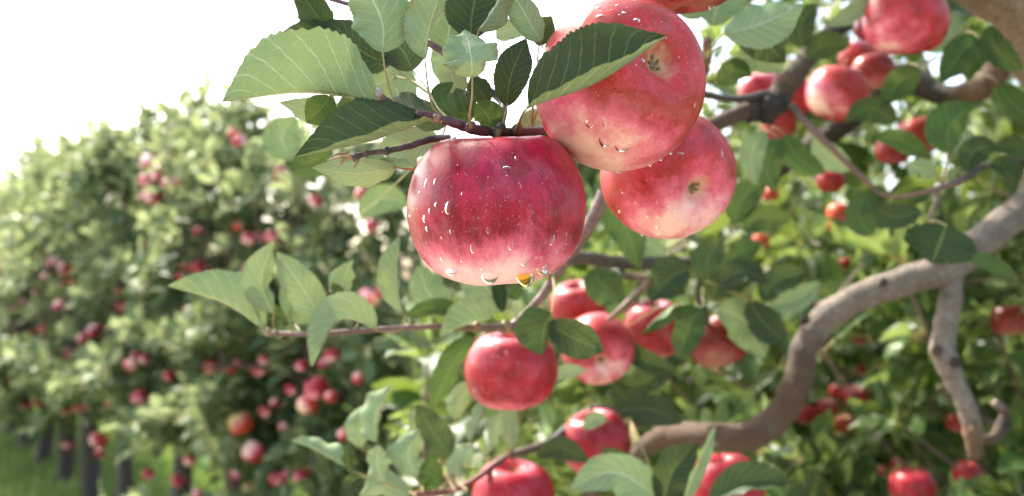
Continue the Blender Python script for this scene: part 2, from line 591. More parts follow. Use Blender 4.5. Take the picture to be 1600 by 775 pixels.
def leaf_cloud(name, protos, centers, axes, per, size, mat, parent, label=None, kind=None, spread=(0.5, 1.35)):
    """rosettes of leaves round each centre, all in one mesh (a crown)"""
    n = len(centers)
    m = n * per
    C = np.repeat(centers, per, axis=0)
    A = norm(np.repeat(axes, per, axis=0))
    ref = norm(rng.normal(size=(n, 3)))
    P = norm(np.cross(np.repeat(ref, per, axis=0), A))
    Q = np.cross(A, P)
    phi = np.tile(np.arange(per) * 2.4, n) + rng.normal(0, 0.3, m)
    al = rng.uniform(spread[0], spread[1], m)
    D0 = P * np.cos(phi)[:, None] + Q * np.sin(phi)[:, None]
    D = norm(A * np.cos(al)[:, None] + D0 * np.sin(al)[:, None] + rng.normal(0, 0.12, (m, 3)) + [0, 0, -0.12])
    N = A - D * np.sum(A * D, axis=1)[:, None] + rng.normal(0, 0.3, (m, 3)) + [0, 0, 0.25]
    N = norm(N - D * np.sum(N * D, axis=1)[:, None])
    X = np.cross(D, N)
    S = rng.uniform(size[0], size[1], m)
    var = rng.integers(0, len(protos), m)
    keep = rng.uniform(0, 1, m) < 0.88
    allV, allUV, allF, allR, cnt = [], [], [], [], 0
    for k, (pv, puv, pf) in enumerate(protos):
        idx = np.where((var == k) & keep)[0]
        if not len(idx):
            continue
        W = rng.uniform(0.8, 1.15, len(idx))
        loc = pv[None] * np.stack([W, np.ones(len(idx)), np.ones(len(idx))], 1)[:, None, :]
        loc = loc + np.array([0, 0.36, 0])
        V = (C[idx][:, None, :] + S[idx][:, None, None] * (loc[..., 0:1] * X[idx][:, None, :] + loc[..., 1:2] * D[idx][:, None, :] + loc[..., 2:3] * N[idx][:, None, :]))
        nv = pv.shape[0]
        allV.append(V.reshape(-1, 3))
        fa = np.array(pf)
        off = cnt + np.arange(len(idx)) * nv
        allF.append((fa[None] + off[:, None, None]).reshape(-1, 4))
        allUV.append(np.tile(puv[fa.ravel()], (len(idx), 1)))
        allR.append(np.repeat(rng.uniform(0, 1, len(idx)), nv))
        cnt += nv * len(idx)
    V = np.vstack(allV).astype(np.float32)
    Fc = np.vstack(allF).astype(np.int32)
    me = bpy.data.meshes.new(name)
    me.vertices.add(len(V))
    me.vertices.foreach_set('co', V.ravel())
    me.loops.add(Fc.size)
    me.loops.foreach_set('vertex_index', Fc.ravel())
    me.polygons.add(len(Fc))
    me.polygons.foreach_set('loop_start', np.arange(0, Fc.size, 4, dtype=np.int32))
    me.polygons.foreach_set('use_smooth', np.ones(len(Fc), bool))
    uvl = me.uv_layers.new(name='UVMap')
    uvl.data.foreach_set('uv', np.vstack(allUV).astype(np.float32).ravel())
    a = me.attributes.new('rnd', 'FLOAT', 'POINT')
    a.data.foreach_set('value', np.concatenate(allR).astype(np.float32))
    me.update(calc_edges=True)
    return link(name, me, parent, [mat], label, None, None, kind)


def hero_leaf(parent, base, mid, tip, d, W, aR=10, aL=10, top=True, stalk=None, curl=0.0, wave=0.11, rnd=None,
              teeth=True, arch=0.0, seed=None, name='leaf'):
    """one leaf laid along base-mid-tip (pixels) at depth d (or three depths); W half-width in pixels;
    aR, aL angle of the right / left half out of the view plane (positive: towards the viewer)."""
    if seed is None:
        seed = int(base[0] * 7 + base[1] * 13 + tip[0]) % 9973
    lr = random.Random(seed)
    ds = d if isinstance(d, (tuple, list)) else (d, d, d)
    K = catmull([tuple(at(base[0], base[1], ds[0])), tuple(at(mid[0], mid[1], ds[1])), tuple(at(tip[0], tip[1], ds[2]))], 20)
    NL, NW = 44, 7
    # even spacing
    seg = np.concatenate([[0], np.cumsum(np.linalg.norm(np.diff(K, axis=0), axis=1))])
    ts = np.linspace(0, 1, NL + 1)
    Mid = np.stack([np.interp(ts * seg[-1], seg, K[:, i]) for i in range(3)], 1)
    T = norm(np.gradient(Mid, axis=0))
    Cd = norm(np.array(CP) - Mid)
    Cd = norm(Cd - T * np.sum(Cd * T, axis=1)[:, None])
    Rt = np.cross(T, Cd)
    dm = float(np.mean(ds))
    Wm = W * dm / F
    wid = width_at(ts)
    nteeth = 24
    r = rnd if rnd is not None else lr.random()
    ph = lr.random() * 6
    V, UV, Fc, RN = [], [], [], []
    cols = 2 * NW + 1
    for i, t in enumerate(ts):
        saw = (t * nteeth) % 1.0
        wt = wid[i] * (1 + (0.085 * (saw - 0.5) if teeth else 0)) * (1 + 0.05 * math.sin(t * 7 + ph))
        w = Wm * wt
        if i == 0: w = Wm * 0.03
        if i == NL: w = Wm * 0.01
        side_pts = {}
        for sgn, a0 in ((1, aR), (-1, aL)):
            p = Mid[i].copy()
            side_pts[0] = p.copy()
            nvec = None
            for j in range(1, NW + 1):
                a = rad(a0 + curl * (j / NW) * (1 + 0.3 * math.sin(t * 5 + ph)) + 5 * math.sin(t * 9 + ph + sgn))
                dirn = sgn * Rt[i] * math.cos(a) + Cd[i] * math.sin(a)
                nvec = -sgn * Rt[i] * math.sin(a) + Cd[i] * math.cos(a)
                p = p + dirn * (w / NW)
                wv = wave * Wm * (j / NW) ** 2 * (math.sin(t * 10 + ph * 1.7 + sgn * 1.3) + 0.6 * math.sin(t * 23 + ph)) * min(1, 6 * t, 6 * (1 - t))
                quilt = 0.010 * Wm * math.sin((t * 8.5 - 2.3 * (j / NW) ** .8) * 2 * math.pi) * (j / NW)
                side_pts[sgn * j] = p + nvec * (wv + quilt)
        for j in range(-NW, NW + 1):
            V.append(side_pts[j])
            UV.append((0.5 + 0.5 * j / NW, t))
    for i in range(NL):
        for j in range(cols - 1):
            a = i * cols + j
            f = (a, a + 1, a + cols + 1, a + cols)
            Fc.append(f if top else f[::-1])
    nvb = len(V)
    if stalk:
        pts = [np.array(Mid[2])] + [np.array(Mid[0])] + [np.array(at(*s)) for s in stalk]
        Q = catmull([tuple(p) for p in pts], 7)
        L = len(Q)
        Tq = norm(np.gradient(Q, axis=0))
        Nq = np.array([0.2, -0.9, 0.3])
        rr = max(0.00055, Wm * 0.030)
        sides = 6
        for i in range(L):
            Nq = Nq - Tq[i] * (Nq @ Tq[i]); Nq = Nq / (np.linalg.norm(Nq) + 1e-12)
            Bq = np.cross(Tq[i], Nq)
            g = rr * (0.55 + 0.75 * (i / (L - 1)) ** 1.5)
            for k in range(sides):
                aa = 2 * math.pi * k / sides
                V.append(Q[i] + (Nq * math.cos(aa) + Bq * math.sin(aa)) * g)
                UV.append((0.5, -0.05))
        for i in range(L - 1):
            for k in range(sides):
                k2 = (k + 1) % sides
                Fc.append((nvb + i * sides + k, nvb + i * sides + k2, nvb + (i + 1) * sides + k2, nvb + (i + 1) * sides + k))
    me = bpy.data.meshes.new(name)
    me.from_pydata([tuple(v) for v in V], [], Fc)
    uvl = me.uv_layers.new(name='UVMap')
    li = np.zeros(len(me.loops), np.int32)
    me.loops.foreach_get('vertex_index', li)
    uvl.data.foreach_set('uv', np.array(UV)[li].astype(np.float32).ravel())
    a = me.attributes.new('rnd', 'FLOAT', 'POINT')
    a.data.foreach_set('value', np.full(len(V), r, np.float32))
    me.polygons.foreach_set('use_smooth', [True] * len(me.polygons))
    return link(name, me, parent, [M_LEAF])


# ------------------------------------------------------------ apples
PROFILE = [(0.0, 0.44), (0.07, 0.47), (0.17, 0.60), (0.32, 0.735), (0.52, 0.77), (0.72, 0.665), (0.89, 0.43), (0.985, 0.12),
           (0.985, -0.18), (0.90, -0.46), (0.74, -0.67), (0.55, -0.785), (0.37, -0.80), (0.23, -0.745), (0.12, -0.66), (0.05, -0.62), (0.0, -0.615)]


def apple_mesh(name, nu=64, sub=4, seed=0, hgt=1.0, taper=0.0):
    Q = catmull(PROFILE, sub)
    lr = random.Random(seed)
    a1, a2, a3 = lr.random() * 6, lr.random() * 6, lr.random() * 6
    V = [(0, 0, Q[0][1] * hgt)]
    for r, z in Q[1:-1]:
        for i in range(nu):
            th = 2 * math.pi * i / nu
            low = max(0, -z) ** 1.5
            g = 1 + 0.030 * low * math.cos(5 * th + a1) + 0.018 * math.cos(2 * th + a2) + 0.012 * math.cos(3 * th + a3)
            zz = z * hgt + 0.02 * r * math.cos(5 * th + a1) * (1 if z < -0.5 else 0.3) + 0.035 * r * math.cos(th + a3)
            g *= 1 + taper * z
            V.append((r * g * math.cos(th), r * g * math.sin(th), zz))
    V.append((0, 0, Q[-1][1] * hgt))
    R = len(Q) - 2
    Fc = [(0, 1 + i, 1 + (i + 1) % nu) for i in range(nu)]
    for j in range(R - 1):
        for i in range(nu):
            i2 = (i + 1) % nu
            Fc.append((1 + j * nu + i, 1 + (j + 1) * nu + i, 1 + (j + 1) * nu + i2, 1 + j * nu + i2))
    l = len(V) - 1
    Fc += [(l, 1 + (R - 1) * nu + (i + 1) % nu, 1 + (R - 1) * nu + i) for i in range(nu)]
    me = bpy.data.meshes.new(name)
    me.from_pydata(V, [], Fc)
    me.polygons.foreach_set('use_smooth', [True] * len(me.polygons))
    me.materials.append(M_APPLE)
    return me


def stem_mesh(length=0.55, bend=(0.1, 0.05)):
    b = MB()
    b.tube([(0, 0, 0.40, 0.035), (0.0, 0.01, 0.60, 0.028), (bend[0] * .5, bend[1] * .5, 0.62 + length * 0.5, 0.028), (bend[0], bend[1], 0.62 + length, 0.045)], sides=7, n=4)
    me = b.mesh('stem')
    me.materials.append(M_STEM)
    return me


def calyx_mesh():
    b = MB()
    b.blob((0, 0, -0.635), 0.045, (0.1, 0.08, 0.04), (1, 1, 0.5))
    for k in range(5):
        a = k * 2 * math.pi / 5 + 0.3
        c, s = math.cos(a), math.sin(a)
        b.tube([(0.03 * c, 0.03 * s, -0.64, 0.020), (0.06 * c, 0.06 * s, -0.675, 0.018), (0.07 * c + 0.03 * s, 0.075 * s, -0.71, 0.012), (0.04 * c, 0.05 * s, -0.73, 0.003)], sides=5, n=3)
    me = b.mesh('calyx')
    me.materials.append(M_CALYX)
    return me


APPLE_MESHES = [apple_mesh('apple', 32, 2, s, h, tp) for s, h, tp in ((1, 1.0, 0.02), (2, 0.96, 0.05), (3, 1.06, 0.0), (4, 1.0, 0.06))]
STEM_ME = stem_mesh()
STEM_LONG = stem_mesh(0.22, (0.05, 0.02))
CALYX_ME = calyx_mesh()


def drop_mesh(N, D, P, w, l, h, sink=0.25, seg=16):
    """a water drop in the apple's own coordinates: N outward, D downhill"""
    N = np.array(N); D = np.array(D) - np.array(N) * (np.array(D) @ np.array(N))
    D = D / (np.linalg.norm(D) + 1e-9)
    B = np.cross(N, D)
    V, Fc = [], []
    nv = seg // 2
    for j in range(nv + 1):
        th = math.pi * j / nv
        for i in range(seg):
            a = 2 * math.pi * i / seg
            x, y, z = math.sin(th) * math.cos(a), math.sin(th) * math.sin(a), math.cos(th)
            taper = 1 - 0.35 * (1 - y) / 2 * (l > w * 1.2)
            V.append(np.array(P) + B * (x * w * taper) + D * (y * l) + N * (z * h * (1 + 0.35 * y) - h * sink))
    for j in range(nv):
        for i in range(seg):
            i2 = (i + 1) % seg
            Fc.append((j * seg + i, (j + 1) * seg + i, (j + 1) * seg + i2, j * seg + i2))
    me = bpy.data.meshes.new('water_drop')
    me.from_pydata([tuple(v) for v in V], [], Fc)
    me.polygons.foreach_set('use_smooth', [True] * len(me.polygons))
    me.validate()
    return me


def apple(px, py, size, d, calyx=(0.1, -0.15, -1.0), pale=(0, 0, -1), amount=0.35, warm=0.2, dark=0.0, label='', group=None,
          mesh=None, stem=True, cal=None, spin=0.0, bits=True, stem_me=None, squash=1.0):
    """calyx: direction of the blossom end in view axes (right, towards the viewer as -y, up)"""
    me = mesh or random.choice(APPLE_MESHES)
    o = link('apple', me, None, (), label, 'apple', group)
    c = at(px, py, d)
    z = -(RT * calyx[0] + FWD * calyx[1] + UP * calyx[2]).normalized()
    q = Vector((0, 0, 1)).rotation_difference(z) @ Quaternion((0, 0, 1), spin)
    o.rotation_mode = 'QUATERNION'
    o.rotation_quaternion = q
    o.location = c
    s = size / 2 * d / F
    o.scale = (s, s, s)
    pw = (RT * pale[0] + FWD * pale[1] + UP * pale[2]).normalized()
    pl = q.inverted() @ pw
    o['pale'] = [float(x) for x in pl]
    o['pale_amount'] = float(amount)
    o['warm'] = float(warm)
    o['dark'] = float(dark)
    o['seed'] = random.uniform(0, 50)
    if bits:
        if stem:
            link('stem', stem_me or STEM_ME, o)
        link('calyx', CALYX_ME, o)
    return o


def put_drops(o, spots, mat=M_WATER):
    """spots: (px, py, width_px, length_px[, height factor]) on the apple's visible skin"""
    me = o.data
    bpy.context.view_layer.update()
    MW = Matrix.LocRotScale(o.location, o.rotation_quaternion, o.scale)
    inv = MW.inverted()
    bvh = BVHTree.FromPolygons([v.co for v in me.vertices], [p.vertices[:] for p in me.polygons])
    oc = inv @ CP
    s = o.scale.x
    dist = (o.location - CP).length
    unit = dist / F / s
    for sp in spots:
        px, py, w, l = sp[:4]
        w, l = w * .82, l * .76
        hf = sp[4] if len(sp) > 4 else 0.6
        tgt = inv @ at(px, py, 1.0)
        dr = (tgt - oc).normalized()
        hit, nrm, _, _ = bvh.ray_cast(oc, dr)
        if hit is None:
            hit, nrm, _, _ = bvh.find_nearest(oc + dr * ((inv @ o.location) - oc).length)
            if hit is None:
                continue
        down = (inv.to_3x3() @ Vector((0, 0, -1))).normalized()
        dm = drop_mesh(nrm, down, hit, w * unit / 2, l * unit / 2, w * unit / 2 * hf)
        dm.materials.append(mat)
        link('water_drop', dm, o)


def random_drops(o, n, cx, cy, r, lo=2.0, hi=5.0, seed=1):
    lr = random.Random(seed)
    sp = []
    for _ in range(n):
        a, q = lr.random() * 6.283, math.sqrt(lr.random()) * r
        w = lo + (hi - lo) * .75 * lr.random() ** 2.5
        sp.append((cx + q * math.cos(a), cy + q * math.sin(a), w, w * lr.uniform(1, 1.6), lr.uniform(0.5, 0.9)))
    put_drops(o, sp)


# ---- the close-up apples
HERO = apple_mesh('apple', 128, 8, 11, 0.98, 0.02)
HERO2 = apple_mesh('apple', 128, 8, 12, 1.06, 0.0)
HERO3 = apple_mesh('apple', 96, 6, 13, 1.04, 0.0)
a1 = apple(776, 323, 285, 0.400, (0.02, 0.10, -1), (0.0, -0.2, -1), 0.37, 0.0, 0.0,  # pale underside is partly skin colour, partly a painted soft highlight
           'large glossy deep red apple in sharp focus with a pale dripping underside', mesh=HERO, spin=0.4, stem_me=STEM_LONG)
a2 = apple(966, 134, 262, 0.405, (0.46, -0.80, 0.20), (-0.35, -0.25, -0.85), 0.31, 0.35, 0.0,
           'big pink red apple half hidden by the dark leaf, blossom end towards the viewer', mesh=HERO2, spin=1.1)
a3 = apple(1042, 271, 204, 0.515, (0.42, -0.78, -0.36), (0.25, -0.3, -0.7), 0.34, 0.25, 0.0,
           'pink wet apple tucked behind and below the big half hidden one', mesh=HERO3, spin=2.0)
a4 = apple(1072, -62, 176, 0.47, (0.1, 0.1, -1), (0.1, -0.2, -1), 0.14, 0.5, 1.0,
           'brownish red apple cut off by the top edge above the big pink one', 'apples on the near tree', spin=0.5)
put_drops(a4, [(1112, 14, 12, 15, 1.1)])
put_drops(a1, [(700, 325, 17, 26), (681, 320, 7, 9), (663, 342, 10, 16), (671, 330, 6, 12), (667, 358, 8, 10), (704, 362, 6, 9),
               (792, 262, 15, 9), (806, 248, 6, 13), (812, 290, 7, 13), (863, 375, 14, 22), (798, 382, 13, 25), (763, 360, 8, 15),
               (818, 410, 14, 15, 1.0), (738, 389, 10, 20), (665, 286, 6, 20), (679, 284, 5, 14), (845, 402, 5, 6), (838, 402, 5, 5),
               (722, 303, 5, 8), (721, 408, 6, 8), (871, 395, 7, 8), (640, 338, 5, 6), (792, 275, 6, 5), (884, 366, 5, 8),
               (896, 405, 8, 9), (690, 405, 7, 9), (704, 425, 12, 8), (851, 416, 12, 10), (840, 420, 9, 8), (880, 388, 6, 9), (905, 392, 7, 8), (752, 420, 6, 8),
               (655, 300, 4, 5), (748, 340, 4, 5), (782, 330, 3, 4), (830, 350, 4, 5), (690, 372, 4, 6), (775, 405, 5, 6)])
random_drops(a1, 34, 776, 335, 128, 1.6, 4.0, 3)
put_drops(a1, [(765, 431, 34, 26, 1.1), (705, 424, 32, 14, 0.7)])
put_drops(a1, [(821, 433, 40, 28, 1.1), (848, 424, 34, 11, 0.6)], M_WATER_YELLOW_LIGHT)
put_drops(a2, [(921, 194, 16, 18), (945, 191, 12, 20), (943, 221, 22, 30), (972, 230, 26, 26), (987, 178, 6, 5), (935, 12, 10, 5), (995, 32, 14, 12),
               (975, 20, 8, 8), (938, 25, 16, 10), (902, 18, 5, 5), (1005, 95, 12, 10), (1052, 243, 12, 9, 1.1), (1036, 253, 10, 9, 1.1), (1018, 261, 10, 8, 1.0), (1064, 230, 8, 8),
               (1035, 270, 4, 4), (1085, 165, 5, 12), (968, 268, 14, 6), (985, 60, 6, 5), (1040, 60, 5, 6), (1060, 90, 5, 8), (870, 25, 4, 4), (950, 40, 6, 5), (965, 8, 7, 5)])
random_drops(a2, 30, 965, 20, 100, 1.6, 5.0, 5)
random_drops(a2, 14, 990, 190, 80, 1.4, 3.2, 6)
put_drops(a3, [(1046, 319, 9, 12), (1048, 330, 10, 10), (1029, 338, 10, 10), (1012, 338, 8, 9), (1027, 354, 10, 14), (1030, 367, 7, 10), (1001, 372, 9, 8, 1.0),
               (1026, 315, 5, 8), (1010, 326, 4, 4), (968, 331, 6, 6), (1120, 310, 5, 6), (1113, 333, 5, 7), (1128, 240, 4, 20), (1120, 255, 4, 8), (1063, 240, 12, 6),
               (1120, 334, 5, 6), (1125, 312, 5, 5), (993, 317, 4, 5), (1048, 298, 7, 8), (1000, 350, 4, 4)])
random_drops(a3, 26, 1045, 300, 90, 1.8, 4.5, 8)

G_NEAR = 'apples on the near tree'
NEAR_APPLES = [
    # px, py, size, depth, calyx, pale, amount, warm, dark, label, drops
    (800, 577, 144, 0.74, (0.0, 0.1, -1), (0, 0, -1), 0.18, 0.1, 0.0, 'round red apple with fine droplets hanging just below the drip of the sharpest apple', 40),
    (934, 544, 112, 0.92, (0.05, -0.9, -0.35), (0.2, -0.5, -0.6), 0.22, 0.2, 0.1, 'red apple showing its dark blossom end, right of the droplet-covered one', 0),
    (903, 478, 90, 1.00, (0.1, 0.3, -1), (0, 0, -1), 0.10, 0.2, 0.15, 'plain red apple peeping out above the one with the dark blossom end', 0),
    (1022, 512, 98, 1.02, (0.1, 0.2, -1), (0.2, 0, -1), 0.16, 0.2, 0.2, 'red apple partly covered by a long folded leaf', 0),
    (1122, 532, 98, 1.02, (0.35, -0.1, -1), (-0.1, -0.5, -0.8), 0.30, 0.45, 1.0, 'dull brownish apple hanging from a dark spur beside the folded leaf', 0),
    (931, 690, 108, 0.95, (0.2, 0.1, -1), (0, 0, -1), 0.12, 0.1, 0.25, 'deep red apple with a small pale leaf lying over its top', 0),
    (802, 775, 128, 0.80, (0.0, 0.1, -1), (-0.3, -0.3, -0.5), 0.24, 0.1, 0.0, 'red apple cut by the bottom edge beside the reddish twig', 12),
    (1132, 765, 124, 0.80, (0.1, 0.0, -1), (0, 0, -1), 0.14, 0.1, 0.0, 'red apple at the bottom edge under a toothed grey green leaf', 0),
    (1415, 32, 126, 0.84, (0.05, 0.1, -1), (-0.4, -0.2, -0.6), 0.10, 0.2, 0.0, 'shiny red apple high on the right below the thick limb', 6),
    (1366, 38, 60, 0.92, (0.0, 0.1, -1), (0, 0, -1), 0.1, 0.1, 0.7, 'dark red apple mostly hidden behind the shiny high one', 0),
    (1308, 146, 96, 1.10, (-0.2, 0.0, -1), (-0.6, -0.3, -0.4), 0.24, 0.35, 0.1, 'red and yellow flushed apple above the dark limb', 0),
    (1187, 142, 66, 1.20, (0, 0, -1), (0, -0.2, 1), 0.25, 0.1, 0.0, 'pink apple seen left of the mossy knuckle of the branch', 0),
    (1236, 152, 72, 1.22, (0, 0, -1), (0, -0.2, 1), 0.15, 0.2, 0.1, 'red apple touching the flushed one on its left', 0),
    (1365, 112, 66, 1.18, (0.1, 0, -1), (0, -0.2, -1), 0.22, 0.3, 0.6, 'dull apple right of the flushed one', 0),
    (1340, 88, 58, 1.24, (0.1, 0, -1), (0, -0.2, 1), 0.32, 0.3, 0.0, 'small pink apple above the dull one below the shiny apple', 0),
    (1217, 194, 56, 1.22, (0, 0, -1), (0, -0.2, -1), 0.16, 0.5, 0.6, 'shaded brown red apple under the mossy knuckle of the branch', 0),  # dark value puts the shade on this apple into its skin
    (1436, 212, 72, 1.25, (0.1, 0, -1), (0, -0.2, -1), 0.26, 0.5, 0.45, 'dull red apple between leaves left of the twig tip', 0),
    (1396, 232, 54, 1.30, (0, 0, -1), (0, -0.2, -1), 0.1, 0.2, 0.4, 'dark red apple behind the long leaf pointing left', 0),
    (1298, 282, 44, 1.35, (0, 0, -1), (0, -0.2, 1), 0.15, 0.3, 0.2, 'red apple just above the orange pair', 0),
    (1312, 334, 40, 1.70, (0, 0, -1), (0, -0.2, -1), 0.35, 1.0, 0.0, 'orange red apple, upper of the sunlit pair', 0),
    (1308, 351, 30, 1.78, (0, 0, -1), (0, -0.2, -1), 0.40, 1.0, 0.0, 'orange apple, lower of the sunlit pair', 0),
    (1188, 378, 30, 1.80, (0, 0, -1), (0, -0.2, -1), 0.38, 1.0, 0.0, 'small orange pink apple right of the wet pink one', 0),
    (1204, 303, 28, 1.80, (0, 0, -1), (0, -0.2, -1), 0.28, 0.9, 0.0, 'small orange red apple above the orange pink one', 0),
    (1241, 468, 26, 1.90, (0, 0, -1), (0, -0.2, -1), 0.45, 1.0, 0.0, 'small orange apple left of the bend in the pale limb', 0),
    (1272, 464, 26, 1.90, (0, 0, -1), (0, -0.2, -1), 0.42, 0.8, 0.0, 'small salmon apple touching the bend in the pale limb', 0),
    (1235, 430, 20, 2.00, (0, 0, -1), (0, -0.2, -1), 0.2, 0.0, 0.0, 'tiny bright pink apple over the salmon one', 0),
    (1254, 440, 14, 2.10, (0, 0, -1), (0, -0.2, -1), 0.1, 0.4, 0.0, 'tiny red apple beside the bright pink one', 0),
    (1320, 411, 20, 2.00, (0, 0, -1), (0, -0.2, -1), 0.25, 0.4, 0.2, 'dull pink apple just above the middle of the pale limb', 0),
    (1342, 529, 22, 2.00, (0, 0, -1), (0, -0.2, -1), 0.22, 0.0, 0.0, 'small vivid pink apple right of the pale limb', 0),
    (1347, 577, 16, 2.10, (0, 0, -1), (0, -0.2, -1), 0.3, 0.2, 0.0, 'tiny pink apple below the vivid pink one', 0),
    (1258, 647, 36, 1.75, (0, 0, -1), (0, -0.2, -1), 0.26, 0.2, 0.0, 'rosy apple right of the brown bend of the limb', 0),
    (1293, 636, 34, 1.80, (0, 0, -1), (0, -0.2, 1), 0.24, 0.2, 0.0, 'rosy apple in the middle of the three right of the brown bend', 0),
    (1335, 620, 42, 1.70, (0, 0, -1), (0, -0.2, 1), 0.15, 0.1, 0.1, 'red apple half under leaves, largest of the three right of the brown bend', 0),
    (1307, 611, 22, 1.90, (0, 0, -1), (0, -0.2, 1), 0.25, 0.4, 0.0, 'small salmon apple above the three rosy ones', 0),
    (1320, 662, 30, 1.85, (0, 0, -1), (0, -0.2, 1), 0.35, 0.9, 0.6, 'brownish apple under the three rosy ones', 0),
    (1426, 762, 70, 1.30, (0, 0, -1), (0, -0.2, -1), 0.08, 0.1, 0.15, 'large red apple low by the bottom edge left of the hanging branch tip', 0),
    (1511, 742, 46, 1.50, (0, 0, -1), (0.6, -0.2, -1), 0.24, 0.2, 0.3, 'red apple right under the tip of the hanging branch', 0),
    (1447, 728, 24, 1.80, (0, 0, -1), (0, -0.2, -1), 0.15, 0.1, 0.1, 'small red apple above the large low one', 0),
    (1402, 727, 24, 1.80, (0, 0, -1), (0, -0.2, 1), 0.2, 0.2, 0.1, 'small rosy apple left above the large low one', 0),
    (1375, 735, 18, 1.90, (0, 0, -1), (0, -0.2, 1), 0.32, 0.5, 0.0, 'tiny salmon apple leftmost above the large low one', 0),
    (1547, 635, 16, 2.00, (0, 0, -1), (0, -0.2, 1), 0.35, 0.0, 0.0, 'tiny pink apple between the hanging branch and the broken stub', 0),
    (1597, 640, 34, 1.60, (0, 0, -1), (0, -0.2, -1), 0.1, 0.3, 0.3, 'red apple on the right edge beside the broken stub', 0),
    (1494, 660, 32, 1.60, (0, 0, -1), (0, -0.2, -1), 0.25, 0.4, 0.5, 'dull red apple left of the lower hanging branch', 0),
    (1578, 500, 58, 1.35, (0, 0, -1), (0.2, -0.4, -1), 0.50, 0.7, 1.0, 'dull olive brown apple near the right edge below the limb fork', 0),
    (1117, 584, 20, 1.80, (0, 0, -1), (0, -0.2, 1), 0.4, 0.9, 0.0, 'tiny orange apple under the dull brownish hanging one', 0),
    (1142, 580, 14, 1.85, (0, 0, -1), (0, -0.2, 1), 0.3, 0.9, 0.0, 'tinier orange apple right of the tiny orange one', 0),
    (1034, 617, 16, 1.80, (0, 0, -1), (0, -0.2, 1), 0.25, 0.7, 0.0, 'tiny red orange apple above the dark leaf', 0),
    (1266, 22, 26, 1.50, (0, 0, -1), (0, -0.2, 1), 0.35, 0.3, 0.0, 'small pink apple high up right of the big hanging leaf', 0),
    (560, 152, 44, 0.95, (0, 0, -1), (0, -0.2, 1), 0.55, 0.7, 0.0, 'pale orange apple showing between the leaves left of the sharp twig', 0),
]
near_discs = []
for i, (px, py, sz, d, cx, pl, am, wm, dk, lb, nd) in enumerate(NEAR_APPLES):
    big = sz > 85
    o = apple(px, py, sz, d, cx, pl, am, wm, dk, lb, G_NEAR, spin=random.uniform(0, 6), mesh=(HERO3 if big and i % 2 else None) or (HERO if sz > 120 else None))
    near_discs.append((px, py, sz, d))
    if nd:
        random_drops(o, nd, px, py + 8, sz * 0.45, 2.0, 4.5, 20 + i)
for c in ((776, 323, 285, .40), (966, 134, 262, .405), (1042, 271, 204, .515)):
    near_discs.append(c)

